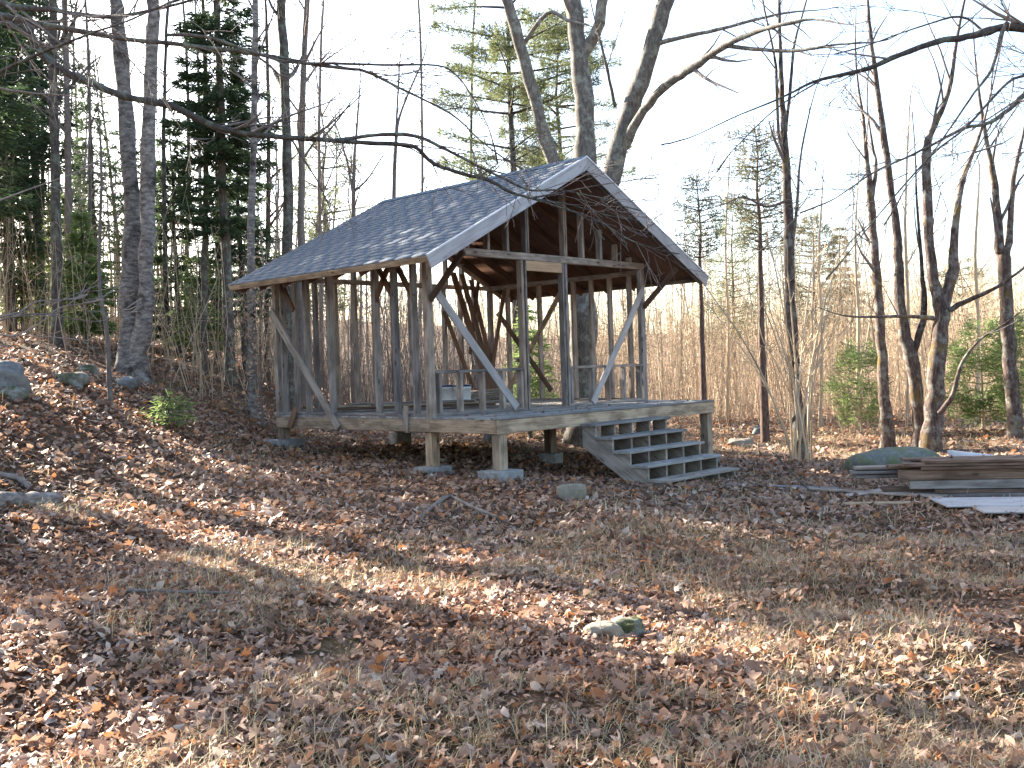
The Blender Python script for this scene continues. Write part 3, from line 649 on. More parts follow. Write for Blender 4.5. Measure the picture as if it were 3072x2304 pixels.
# needle blades: n thin quads scattered about points along directions
def blades(mb, C, Dv, L, Wd, g, jit=.5):
    n = len(C); D = Dv+g.normal(0, jit, (n, 3)); D /= np.linalg.norm(D, axis=1)[:, None]+1e-9
    A = np.cross(D, g.normal(size=(n, 3))); A /= np.linalg.norm(A, axis=1)[:, None]+1e-9
    L = L*g.uniform(.6, 1.3, n)[:, None]; Wd = Wd*g.uniform(.6, 1.3, n)[:, None]
    V = np.stack([C-A*Wd*.5, C+A*Wd*.5, C+D*L+A*Wd*.22, C+D*L-A*Wd*.22], 1).reshape(-1, 3)
    i = np.arange(n)[:, None]*4; mb.add(V, i+np.arange(4)[None, :])
def conifer_mesh(kind, h, rad, clear, seed, nblade=9000, r0=.14, gaps=.25):
    nl = min(1.0, .35+rad*.6)
    """trunk and needle meshes at the origin: spruce = drooping tiers of sprays, pine = loose tufted plates"""
    g = np.random.default_rng(seed); tm = MB(); fm = MB()
    k = 10; P = np.stack([g.normal(0, .02, k)*np.linspace(0, h*.25, k), g.normal(0, .02, k)*np.linspace(0, h*.25, k), np.linspace(-.15, h, k)], 1)
    tm.tube(P, r0*(1-.93*np.linspace(0, 1, k)), 8)
    Cs = []; Ds = []; z = clear
    while z < h-.15:
        f = (z-clear)/(h-clear); rr = rad*((1-f)**.75*(.55+.45*min(1, f*5)) if kind == 'spruce' else (.35+.65*math.sin(math.pi*min(1, .15+f*.8)))*(1 if f < .8 else (1-f)/.2+.15))
        nb = int(g.integers(4, 7)) if kind == 'spruce' else int(g.integers(3, 6))
        if g.uniform() < gaps: nb = max(1, nb-3)
        a0 = g.uniform(0, 6.28)
        for b in range(nb):
            a = a0+b*6.283/nb+g.normal(0, .25); L = rr*g.uniform(.55, 1.12); n = 7; t = np.linspace(0, 1, n)
            dz = (-.32*t*L+.22*t*t*L) if kind == 'spruce' else (.18*t*L+.12*t*t*L*g.uniform(-1, 1))
            B = np.stack([math.cos(a)*L*t, math.sin(a)*L*t, z+dz], 1)+np.interp(z, P[:, 2], P[:, 0])*np.array([1, 0, 0])+np.interp(z, P[:, 2], P[:, 1])*np.array([0, 1, 0])
            tm.tube(B, np.maximum(.02*L*(1-t)+.004, .004), 3)
            m = max(3, int(nblade*L/(rad*60)))
            tb = g.uniform(.18 if kind == 'spruce' else .35, 1.05, m); base = np.stack([np.interp(tb, t, B[:, i]) for i in range(3)], 1)
            side = g.choice([-1, 1], m)*g.uniform(0, 1, m)**.7*L*(.34 if kind == 'spruce' else .26)*(1.1-.75*tb)
            base += np.stack([-math.sin(a)*side, math.cos(a)*side, g.normal(0, .035 if kind == 'spruce' else .09, m)-.1*np.abs(side)], 1)
            dirv = np.stack([math.cos(a)-math.sin(a)*np.sign(side)*.8, math.sin(a)+math.cos(a)*np.sign(side)*.8, np.full(m, -.25 if kind == 'spruce' else .25)], 1)
            Cs.append(base); Ds.append(dirv)
        z += (rad*.17 if kind == 'spruce' else rad*.16)*g.uniform(.7, 1.3)
    C = np.concatenate(Cs); D = np.concatenate(Ds)
    blades(fm, C, D, (.16 if kind == 'spruce' else .15)*nl, (.032 if kind == 'spruce' else .021)*nl, g, .45 if kind == 'spruce' else .9)
    return tm, fm
_cm = {}
def conifer(name, label, base, kind='spruce', h=12, rad=2, clear=1.5, seed=1, nblade=9000, r0=.14, bk=None, fo=None, group=None, rot=0, sc=1.0, cat='tree', lean=(0, 0)):
    key = (kind, h, rad, clear, seed, nblade, r0, (bk or BK_DK).name, (fo or SPR).name)
    if key not in _cm:
        tm, fm = conifer_mesh(kind, h, rad, clear, seed, nblade, r0); _cm[key] = (tm.mesh('trunk', bk or BK_DK, smooth=True), fm.mesh('crown', fo or SPR))
    e = bpy.data.objects.new(name, None)
    place(e, Matrix.Translation(Vector(base)) @ Matrix.Rotation(lean[0], 4, 'X') @ Matrix.Rotation(lean[1], 4, 'Y') @ Matrix.Rotation(rot, 4, 'Z') @ Matrix.Scale(sc, 4)); tag(e, label, cat, group)
    for nm, me in zip(('trunk', 'crown'), _cm[key]): place(bpy.data.objects.new(nm, me), WM[e.name].copy(), e)
    return e
def gl(px, d, py=1100):
    """ground point in photo column px at depth d, as (x, y, z)"""
    p = at(px, py, d); return (p[0], p[1], float(ground(p[0], p[1])))

# --- the big oak behind the cabin
OD = 19.5
stemtree('oak_tree', 'large grey oak with several thick stems rising behind the cabin roof', BK_OAK, [
    dict(p=[(1752, 1180, OD, 84), (1750, 1000, OD, 78), (1752, 800, OD, 88), (1756, 640, OD, 74), (1755, 450, OD, 64), (1748, 240, OD, 58), (1726, 60, OD, 46), (1718, -60, OD, 42)], ground=1, ext=5, t0=.6, dens=.5),
    dict(p=[(1750, 800, OD, 60), (1700, 620, OD-.4, 48), (1655, 480, OD-.6, 42), (1590, 240, OD-.9, 36), (1530, 40, OD-1.2, 34), (1505, -60, OD-1.3, 30)], ext=4, t0=.7, dens=.5),
    dict(p=[(1752, 810, OD, 70), (1795, 660, OD-.3, 66), (1830, 540, OD-.5, 62), (1890, 340, OD-.8, 54), (1950, 160, OD-1.1, 52), (1998, 0, OD-1.3, 46), (2020, -80, OD-1.4, 40)], ext=4, t0=.75, dens=.5),
    dict(p=[(1752, 160, OD, 40), (1790, 90, OD-.2, 34), (1815, -20, OD-.4, 32)], ext=3, t0=.5, dens=.5),
    dict(p=[(1872, 440, OD-.7, 32), (1930, 330, OD-1.2, 27), (2010, 250, OD-1.8, 25), (2075, 205, OD-2.2, 22), (2173, 139, OD-2.8, 18), (2256, 100, OD-3.3, 15), (2340, 75, OD-3.8, 12), (2440, 58, OD-4.2, 8), (2520, 70, OD-4.6, 5)], ext=.5, t0=.35, dens=1.4, spec=dict(HARD, len=(1.5, .7, .35))),
    dict(p=[(2173, 139, OD-2.8, 14), (2260, 147, OD-3.2, 12), (2350, 153, OD-3.6, 11), (2430, 147, OD-4, 9), (2511, 134, OD-4.3, 7), (2640, 124, OD-4.8, 4)], ext=.5, t0=.2, dens=1.6, spec=dict(HARD, len=(1.2, .6, .3))),
    dict(p=[(1975, 130, OD-1.2, 16), (2048, 111, OD-1.6, 13), (2150, 90, OD-2, 11), (2242, 65, OD-2.4, 9), (2350, 40, OD-2.8, 7), (2428, 32, OD-3.1, 4)], ext=.5, t0=.3, dens=1.4, spec=dict(HARD, len=(1.2, .6, .3))),
    dict(p=[(1846, 320, OD-.6, 12), (1822, 210, OD-1, 10), (1800, 120, OD-1.2, 7)], ext=1, t0=.3, dens=1.2),
    dict(p=[(1560, 150, OD-1, 14), (1640, 40, OD-1.3, 12), (1700, 60, OD-1.5, 10)], ext=.6, t0=.3, dens=1.2)], seed=5, sides=12, spec=dict(HARD, len=(1.8, .85, .4)), mt=BK_TW)
# --- left: double birch and neighbours
stemtree('birch_tree', 'thick double-stemmed birch with peeling bark on the left bank', BK_BIR, [
    dict(p=[(385, 1090, 17, 78), (390, 980, 17, 66), (394, 820, 17, 56), (392, 600, 17, 47), (378, 320, 17, 43), (352, 60, 17, 40), (345, -60, 17, 38)], ground=1, ext=5, t0=.55, dens=.55),
    dict(p=[(415, 1085, 16.9, 60), (432, 940, 16.8, 48), (440, 760, 16.7, 43), (444, 500, 16.6, 41), (452, 240, 16.5, 39), (462, 0, 16.4, 36), (466, -60, 16.4, 34)], ground=1, ext=5, t0=.55, dens=.55)], seed=8, mt=BK_TW)
stemtree('hardwood_tree', 'dark upright trunk left of the double birch', BK_DK, [dict(p=[(172, 1010, 19, 34), (170, 800, 19, 30), (166, 500, 19, 27), (160, 250, 19, 25), (155, -40, 19, 22)], ground=1, ext=4, t0=.4, dens=.6)], seed=9)
stemtree('hardwood_tree', 'slim grey trunk between the dark trunk and the double birch', BK_TW, [dict(p=[(216, 1000, 21, 24), (212, 800, 21, 22), (205, 600, 21, 20), (200, 300, 21, 18), (192, -40, 21, 16)], ground=1, ext=3, t0=.35, dens=.7)], seed=10)
stemtree('sapling', 'thin bent sapling standing in front of the double birch', BK_TW, [dict(p=[(330, 1180, 14, 15), (326, 1080, 14, 13), (318, 976, 14, 13), (300, 880, 14, 11), (298, 760, 14, 10), (304, 560, 14, 8), (300, 400, 14, 6)], ground=1, ext=1, t0=.4, dens=1.2, spec=LIGHTW)], seed=11)
stemtree('birch_tree', 'pale slender birch beside the rear corner of the cabin', BK_BIR, [dict(p=[(757, 1180, 18, 28), (757, 1000, 18, 25), (752, 800, 18, 24), (755, 600, 18, 21), (762, 420, 18, 20), (764, 200, 18, 18), (765, -40, 18, 16)], ground=1, ext=4, t0=.4, dens=.8)], seed=12, mt=BK_TW)
stemtree('hardwood_tree', 'straight grey trunk rising behind the left roof slope', BK_DK, [dict(p=[(862, 1090, 22, 34), (862, 800, 22, 32), (862, 500, 22, 30), (852, 200, 22, 29), (846, -40, 22, 27)], ground=1, ext=4, t0=.5, dens=.6)], seed=13)
stemtree('hardwood_tree', 'thinner grey trunk right of the straight one behind the left roof slope', BK_TW, [dict(p=[(902, 1090, 23, 25), (902, 800, 23, 23), (904, 500, 23, 20), (910, 250, 23, 18), (925, -40, 23, 15)], ground=1, ext=4, t0=.4, dens=.8)], seed=14)
stemtree('hardwood_tree', 'thin bare tree forking above the roof ridge', BK_TW, [dict(p=[(1180, 1090, 26, 14), (1180, 800, 26, 14), (1182, 560, 26, 12), (1188, 420, 26, 10), (1205, 330, 26, 7), (1260, 200, 26, 5)], ground=1, ext=1, t0=.4, dens=.8, spec=LIGHTW), dict(p=[(1186, 430, 26, 8), (1195, 260, 26, 6), (1200, 180, 26, 4)], ext=.6, t0=.2, spec=LIGHTW)], seed=15)
stemtree('hardwood_tree', 'small bare forked tree left of the roof ridge', BK_TW, [dict(p=[(1058, 1090, 27, 16), (1058, 700, 27, 15), (1060, 600, 27, 13), (1062, 500, 27, 10), (1070, 380, 27, 7), (1080, 260, 27, 4)], ground=1, ext=.8, t0=.4, dens=1.2, spec=LIGHTW), dict(p=[(1060, 590, 27, 9), (1040, 480, 27, 7), (1010, 380, 27, 4)], ext=.6, t0=.2, spec=LIGHTW), dict(p=[(1062, 575, 27, 8), (1100, 540, 27, 6), (1140, 480, 27, 4)], ext=.5, t0=.2, spec=LIGHTW)], seed=16)
for i, (px, d, wp, bend, m, lb) in enumerate((
    (28, 24, 20, 12, BK_DK, 'first slim trunk from the left edge of the photo'), (88, 26, 16, -8, BK_TW, 'second slim trunk from the left edge of the photo'),
    (122, 28, 13, 6, BK_RED, 'reddish slim trunk just left of the dark upright trunk'), (262, 25, 13, 8, BK_TW, 'slim trunk seen just left of the double birch'),
    (500, 24, 15, -10, BK_DK, 'slim dark trunk in the gap right of the double birch'), (556, 27, 13, 10, BK_TW, 'thin grey trunk left of the dark spruce'),
    (612, 21, 18, 5, BK_DK, 'dark mossy trunk below the left side of the dark spruce'), (655, 25, 17, -4, BK_RED, 'reddish trunk under the dark spruce crown'),
    (800, 25, 15, 6, BK_RED, 'reddish slim trunk between pale birch and straight grey trunk'), (965, 29, 12, -8, BK_TW, 'slim bare trunk just left of the roof slope top'),
    (1260, 31, 11, 7, BK_TW, 'thin bare stem above the roof right of the forked tree'), (1420, 31, 11, -7, BK_DK, 'thin bare stem left of the pine behind the roof'))):
    stemtree('slim_tree', lb, m, [dict(p=[(px, 1050, d, wp*1.15), (px+bend*.4, 780, d, wp), (px+bend, 480, d, wp*.85), (px+bend*.3, 150, d, wp*.65), (px-bend, -40, d, wp*.5)], ground=1, ext=2, t0=.3, dens=.9, spec=LIGHTW)], group='slim trunks in the woods behind', seed=20+i, sides=7)
# --- right side
stemtree('maple_tree', 'tall slender dark tree with many upright forks right of the steps', BK_MAP, [
    dict(p=[(2402, 1350, 16.5, 46), (2388, 1150, 16.5, 36), (2374, 950, 16.5, 34), (2366, 720, 16.5, 30), (2362, 560, 16.5, 26), (2355, 440, 16.5, 21), (2346, 300, 16.5, 16), (2340, 120, 16.5, 11), (2336, -30, 16.5, 8)], ground=1, ext=2, t0=.5, dens=1.1, spec=LIGHTW),
    dict(p=[(2358, 470, 16.5, 12), (2335, 400, 16.4, 10), (2328, 200, 16.3, 8), (2300, 60, 16.2, 6), (2280, -40, 16.2, 5)], ext=1, t0=.2, dens=1.2, spec=LIGHTW),
    dict(p=[(2356, 400, 16.5, 11), (2372, 250, 16.6, 9), (2384, 130, 16.7, 7), (2420, 0, 16.8, 5)], ext=1, t0=.2, dens=1.2, spec=LIGHTW),
    dict(p=[(2370, 780, 16.5, 12), (2392, 600, 16.4, 9), (2400, 480, 16.3, 7), (2430, 330, 16.2, 4)], ext=1, t0=.2, dens=1.2, spec=LIGHTW),
    dict(p=[(2363, 600, 16.5, 10), (2300, 620, 16.2, 8), (2230, 590, 16, 6), (2180, 610, 15.8, 4)], ext=.6, t0=.2, dens=1.8, spec=LIGHTW)], seed=41, mt=BK_TW)
shb = []
gs = np.random.default_rng(77)
for k in range(17):
    a = gs.normal(0, 1); b0 = 2400+gs.normal(0, 26); tp = b0+a*105; ty = gs.uniform(780, 1060); d = 16.2+gs.normal(0, .25)
    shb.append(dict(p=[(b0, 1345, d, 6.5), (b0+(tp-b0)*.3, 1345-(1345-ty)*.42, d, 5.5), (b0+(tp-b0)*.65, 1345-(1345-ty)*.75, d, 5), (tp, ty, d, 3.2)], ground=1, ext=.5, t0=.35, dens=1.8, spec=dict(LIGHTW, maxlev=2, len=(.7, .35))))
stemtree('shrub', 'spreading clump of bare pale stems around the slender dark tree', BK_BR, shb, cat='shrub', seed=42, sides=5)
stemtree('maple_tree', 'leaning mossy trunk left of the double maple', BK_MAP, [dict(p=[(2662, 1312, 18, 44), (2650, 1150, 18, 34), (2640, 980, 18, 30), (2625, 780, 18, 26), (2612, 600, 18, 21), (2600, 480, 18, 14), (2590, 360, 18, 9)], ground=1, ext=2, t0=.35, dens=1.0, spec=LIGHTW), dict(p=[(2614, 620, 18, 14), (2628, 500, 18, 10), (2618, 440, 18, 7)], ext=1.5, t0=.2, spec=LIGHTW)], seed=43, mt=BK_TW)
stemtree('maple_tree', 'big double-stemmed mossy maple behind the lumber stack', BK_MAP, [
    dict(p=[(2758, 1285, 17.6, 42), (2752, 1180, 17.6, 38), (2733, 1069, 17.6, 44), (2704, 953, 17.6, 32), (2697, 768, 17.6, 28), (2690, 690, 17.6, 24), (2660, 470, 17.6, 20), (2634, 280, 17.6, 15), (2612, 100, 17.6, 10), (2600, -30, 17.6, 8)], ground=1, ext=2, t0=.45, dens=.9),
    dict(p=[(2738, 1075, 17.6, 22), (2764, 980, 17.5, 20), (2772, 890, 17.5, 16), (2764, 780, 17.4, 11), (2750, 600, 17.3, 7)], ext=1.5, t0=.3, dens=1.1, spec=LIGHTW),
    dict(p=[(2792, 1335, 17.2, 64), (2806, 1180, 17.2, 52), (2815, 1040, 17.2, 50), (2826, 930, 17.2, 46), (2800, 840, 17.2, 30), (2786, 700, 17.2, 28), (2778, 470, 17.2, 26), (2800, 380, 17.2, 20), (2846, 278, 17.2, 14), (2870, 120, 17.2, 9), (2900, -30, 17.2, 6)], ground=1, ext=2, t0=.45, dens=.9),
    dict(p=[(2828, 930, 17.2, 40), (2856, 830, 17.2, 34), (2862, 730, 17.2, 24), (2884, 555, 17.2, 17), (2930, 430, 17.2, 11), (2960, 330, 17.2, 6)], ext=2, t0=.4, dens=1.0),
    dict(p=[(2850, 930, 17.1, 18), (2905, 900, 16.9, 15), (2975, 870, 16.6, 11), (3050, 820, 16.3, 8)], ext=1.5, t0=.2, dens=2.0, spec=dict(HARD, len=(1.1, .5, .3))),
    dict(p=[(2800, 955, 17.1, 14), (2730, 950, 16.8, 11), (2650, 950, 16.5, 9), (2560, 950, 16.2, 6)], ext=.8, t0=.2, dens=1.2, spec=LIGHTW),
    dict(p=[(2818, 1240, 17, 18), (2860, 1180, 16.8, 14), (2885, 1090, 16.7, 11), (2940, 1020, 16.5, 7), (3000, 980, 16.4, 4)], ext=.8, t0=.2, dens=1.2, spec=LIGHTW)], seed=44, mt=BK_TW)
stemtree('maple_tree', 'upright trunk with upper fork at the right edge of the clearing', BK_MAP, [dict(p=[(3048, 1330, 18.3, 48), (3036, 1180, 18.3, 40), (3024, 1040, 18.3, 38), (3012, 780, 18.3, 36), (2998, 740, 18.3, 28), (2985, 560, 18.3, 20), (2960, 420, 18.3, 13), (2940, 300, 18.3, 8)], ground=1, ext=1.5, t0=.4, dens=1.0), dict(p=[(3014, 790, 18.3, 24), (3030, 700, 18.3, 20), (3040, 540, 18.3, 14), (3070, 400, 18.3, 8)], ext=1.5, t0=.2, dens=1.0)], seed=45, mt=BK_TW)
for i, (px, d, wp, top, lb) in enumerate(((2460, 24, 14, 560, 'thin bare tree in the brush right of the slender dark tree'), (2570, 23, 12, 480, 'thin bare tree left of the leaning mossy trunk'), (2720, 25, 14, 330, 'thin bare tree behind the double maple'), (2930, 24, 14, 520, 'thin bare tree between double maple and right edge trunk'), (2180, 26, 11, 500, 'thin bare tree just right of the roof eave'))):
    stemtree('slim_tree', lb, BK_BR, [dict(p=[(px, 1240, d, wp), (px+6, 1000, d, wp*.85), (px-4, (1000+top)/2, d, wp*.6), (px+8, top, d, wp*.3)], ground=1, ext=1, t0=.35, dens=1.0, spec=LIGHTW)], group='thin bare trees in the brush', seed=60+i, sides=6)

# --- conifers in view
conifer('spruce_tree', 'tall dark green spruce left of the cabin', gl(690, 21), 'spruce', 13, 1.3, 3.2, 1, 18000, .13)
conifer('spruce_tree', 'second dark spruce just behind the first, nearer the roof', gl(738, 24.5), 'spruce', 6.5, 1.2, 1.5, 21, 9000, .09, rot=1)
conifer('spruce_tree', 'broad dark spruce at the left edge of the photo', gl(40, 23), 'spruce', 10, 1.6, 1.2, 3, 12000, .14)
conifer('spruce_tree', 'dark spruce behind the slim trunks at far left', gl(130, 24.5), 'spruce', 13, 1.6, 4.0, 22, 11000, .14, rot=2.2)
conifer('spruce_tree', 'spruce between the double birch and the pale slim trunk', gl(300, 38), 'spruce', 11, 1.8, 4, 1, 12000, .13, rot=3)
conifer('spruce_tree', 'low bushy spruce in the shade right of the double birch', gl(540, 25), 'spruce', 6, 1.4, .5, 4, 16000, .09)
conifer('spruce_tree', 'bushy evergreen rising over the left roof edge', gl(990, 38), 'pine', 9.4, 2.2, 2.2, 5, 16000, .12, fo=PIN)
conifer('pine_tree', 'tall airy white pine behind the oak stems', gl(1558, 27), 'pine', 13.5, 2.3, 5.2, 6, 44000, .17, BK_DK, PIN)
conifer('pine_tree', 'second airy pine partly hidden by the oak', gl(1700, 31), 'pine', 13, 2.2, 5, 7, 30000, .16, BK_DK, PIN, rot=2)
conifer('spruce_tree', 'young green spruce seen through the cabin doorway', gl(1585, 21), 'spruce', 3.0, .8, .3, 23, 5000, .05, fo=YNG)
conifer('pine_tree', 'slim reddish pine with small crown right of the deck', gl(2290, 20), 'pine', 6.6, .8, 3.9, 9, 4200, .1, BK_RED, PIN2)
conifer('pine_tree', 'slim reddish pine with sparse crown beyond the right eave', gl(2108, 23), 'pine', 6.0, .8, 4.0, 10, 4200, .09, BK_RED, PIN2)
conifer('pine_tree', 'distant layered pine above the brush, left of the leaning trunk', gl(2450, 34), 'pine', 6.6, 1.3, 2.6, 11, 9000, .1, BK_RED, PIN2)
conifer('pine_tree', 'distant pointed spruce beside the layered pine', gl(2530, 40), 'spruce', 7.2, 1.5, 1.0, 12, 12000, .1, BK_RED, PIN2)
conifer('pine_tree', 'distant rounded pine behind the double maple', gl(2890, 42), 'pine', 5.8, 1.6, 1.6, 13, 9000, .1, BK_RED, PIN2)
conifer('pine_tree', 'distant pine behind the brush right of the eave', gl(2205, 36), 'pine', 7.5, 1.4, 2.4, 14, 8000, .1, BK_RED, PIN)
conifer('pine_tree', 'small yellow-green young pine in the brush left of the leaning trunk', gl(2580, 21), 'pine', 2.0, .75, .25, 15, 6000, .035, BK_BR, YNG)
conifer('pine_tree', 'bright green bushy young pine left of the right edge trunk', gl(2945, 20), 'pine', 2.3, .9, .3, 16, 9000, .04, BK_BR, YNG)
conifer('pine_tree', 'bright green young pine cut by the right edge of the photo', gl(3078, 19), 'pine', 2.4, .8, .3, 17, 8000, .04, BK_BR, YNG)
conifer('spruce_seedling', 'knee-high green spruce seedling on the leafy bank left of the cabin', gl(500, 14.2), 'spruce', .72, .5, .1, 18, 1700, .012, BK_DK, YNG, cat='seedling', sc=.95)
conifer('spruce_tree', 'small green fir in the undergrowth at the far left', gl(75, 24), 'spruce', 3.2, 1.0, .3, 19, 9000, .06, fo=YNG, rot=1)
conifer('spruce_tree', 'small green fir in the undergrowth under the dark spruce', gl(610, 23.5), 'spruce', 3.0, 1.0, .3, 19, 9000, .06, fo=YNG, rot=3)
conifer('spruce_tree', 'small green fir in the undergrowth between the slim trunks', gl(190, 27), 'spruce', 4.2, 1.2, .4, 20, 9000, .06, fo=YNG, rot=3)
conifer('spruce_tree', 'small green fir in the undergrowth left of the double birch', gl(262, 20), 'spruce', 2.8, .8, .3, 8, 12000, .06, fo=YNG, rot=2)
# --- beech sapling with pale dead leaves
bs = np.random.default_rng(91); bb = gl(785, 17.2); fm = MB()
be = stemtree('beech_sapling', 'beech sapling with pale dead leaves beside the rear cabin corner', BK_TW, [dict(p=[(785, 1200, 17.2, 9), (780, 1000, 17.2, 7), (790, 820, 17.2, 5), (785, 720, 17.2, 3)], ground=1, ext=.4, t0=.15, dens=2.5, spec=LIGHTW)], seed=91)
n = 380; C = np.stack([at(770+bs.normal(0, 42), 930+bs.normal(0, 115), 17.2+bs.normal(0, .35)) for _ in range(n)]); blades(fm, C, bs.normal(size=(n, 3)), .07, .045, bs, .3); obj('leaves', fm, BEE, be)

# --- overhanging limbs: the trees they grow on stand just outside the frame
stemtree('overhanging_tree', 'bare tree outside the left edge with a long limb reaching over the cabin roof', BK_DK, [
    dict(p=[(-420, 1300, 9.4, 110), (-400, 900, 9.4, 100), (-380, 400, 9.4, 92), (-400, -100, 9.4, 84)], ground=1, ext=5, t0=.7, dens=.4),
    dict(p=[(-385, 300, 9.4, 35.2), (-200, 60, 9.6, 28.8), (-40, 40, 9.7, 25.6), (70, 75, 9.8, 24.0), (120, 155, 9.9, 22.4), (180, 206, 9.9, 21.6), (278, 252, 10, 20.8), (370, 288, 10, 20.8), (523, 322, 10.2, 20.0), (616, 368, 10.3, 19.2), (700, 395, 10.4, 17.6), (800, 408, 10.5, 16.0), (1024, 424, 10.8, 14.4), (1200, 434, 11, 13.6), (1250, 445, 11, 12.0), (1302, 491, 11.1, 12.0), (1394, 523, 11.2, 11.2), (1464, 540, 11.3, 10.4), (1530, 575, 11.4, 9.6), (1603, 597, 11.5, 7.2), (1700, 612, 11.6, 4.8), (1800, 640, 11.7, 3.2)], ext=.5, t0=.15, dens=2.6, spec=DROOP),
    dict(p=[(1000, 424, 10.8, 14), (1100, 408, 10.9, 12), (1190, 402, 10.9, 12), (1260, 412, 11, 11), (1340, 450, 11.1, 10), (1420, 490, 11.2, 8), (1500, 530, 11.3, 8), (1590, 570, 11.4, 7), (1680, 570, 11.5, 5), (1780, 590, 11.6, 4)], ext=.6, t0=.2, dens=3.0, spec=DROOP),
    dict(p=[(1603, 597, 11.5, 7), (1690, 625, 11.5, 6), (1790, 660, 11.4, 5), (1880, 715, 11.3, 4), (1960, 745, 11.2, 3)], ext=.3, t0=.1, dens=3.2, spec=DROOP),
    dict(p=[(1603, 592, 11.5, 7), (1700, 575, 11.6, 5), (1800, 555, 11.7, 4), (1900, 540, 11.8, 3)], ext=.3, t0=.1, dens=3.2, spec=DROOP),
    dict(p=[(-400, 100, 9.4, 30), (-150, 20, 9.2, 24), (60, 60, 9, 18), (343, 112, 8.8, 15), (546, 134, 8.8, 13), (787, 165, 8.9, 12), (920, 190, 9, 11), (1024, 204, 9, 10), (1100, 215, 9.1, 9), (1200, 265, 9.2, 8), (1350, 340, 9.3, 6), (1440, 420, 9.4, 4)], ext=.5, t0=.2, dens=3.0, spec=DROOP),
    dict(p=[(500, 105, 8.8, 10), (620, 110, 8.8, 10), (740, 150, 8.8, 9), (860, 185, 8.9, 9), (1000, 190, 9, 8), (1150, 195, 9, 7), (1311, 196, 9.1, 6), (1371, 228, 9.2, 5), (1417, 290, 9.2, 4), (1460, 370, 9.3, 3)], ext=.4, t0=.15, dens=2.2, spec=DROOP),
    dict(p=[(-390, 200, 9.4, 26), (-120, 260, 8.6, 18), (0, 215, 8.2, 12), (120, 160, 8, 9), (260, 105, 7.8, 7), (390, 60, 7.7, 5), (480, 20, 7.6, 4)], ext=.4, t0=.2, dens=3.0, spec=DROOP),
    dict(p=[(-400, -60, 9.4, 30), (-200, -90, 9, 24), (0, 8, 8.8, 18), (160, 30, 8.7, 15), (330, 50, 8.6, 12), (500, 20, 8.6, 9), (640, -20, 8.6, 6)], ext=.4, t0=.2, dens=3.0, spec=DROOP)], seed=70, spec=DROOP, mt=BK_TW, sides=12)
stemtree('overhanging_tree', 'bare tree outside the left edge with low sunlit twigs over the bank', BK_TW, [
    dict(p=[(-260, 1500, 6.6, 60), (-240, 1100, 6.6, 52), (-250, 600, 6.6, 46), (-260, 100, 6.6, 40)], ground=1, ext=4, t0=.6, dens=.4),
    dict(p=[(-245, 1080, 6.6, 16), (-100, 1010, 6.7, 10), (0, 952, 6.8, 6), (60, 935, 6.9, 5), (110, 905, 7, 4.5), (180, 900, 7.1, 3.6), (210, 898, 7.2, 3)], ext=.2, t0=.3, dens=3.2, spec=dict(DROOP, len=(.7, .3, .2), maxlev=2)),
    dict(p=[(-245, 1060, 6.6, 14), (-100, 1010, 6.5, 9), (0, 1005, 6.5, 6), (50, 1006, 6.5, 5), (120, 970, 6.6, 4.5), (175, 925, 6.7, 4), (235, 915, 6.8, 3)], ext=.2, t0=.3, dens=3.2, spec=dict(DROOP, len=(.7, .3, .2), maxlev=2)),
    dict(p=[(-245, 1000, 6.6, 12), (-80, 985, 6.8, 7), (60, 945, 7, 5), (160, 945, 7.2, 4), (240, 960, 7.4, 3.4), (310, 962, 7.6, 3), (370, 930, 7.8, 2.4)], ext=.2, t0=.3, dens=2.6, spec=dict(DROOP, len=(.7, .3, .2), maxlev=2)),
    dict(p=[(-250, 700, 6.6, 18), (-100, 640, 6.6, 10), (0, 600, 6.7, 6), (110, 560, 6.8, 4), (220, 520, 6.9, 3)], ext=.2, t0=.3, dens=2.4, spec=dict(DROOP, len=(.8, .35, .2), maxlev=2))], seed=71, mt=BK_TW)
RS_ = dict(DROOP, n=(2.8, 5.0, 5.0), len=(1.3, .6, .3))
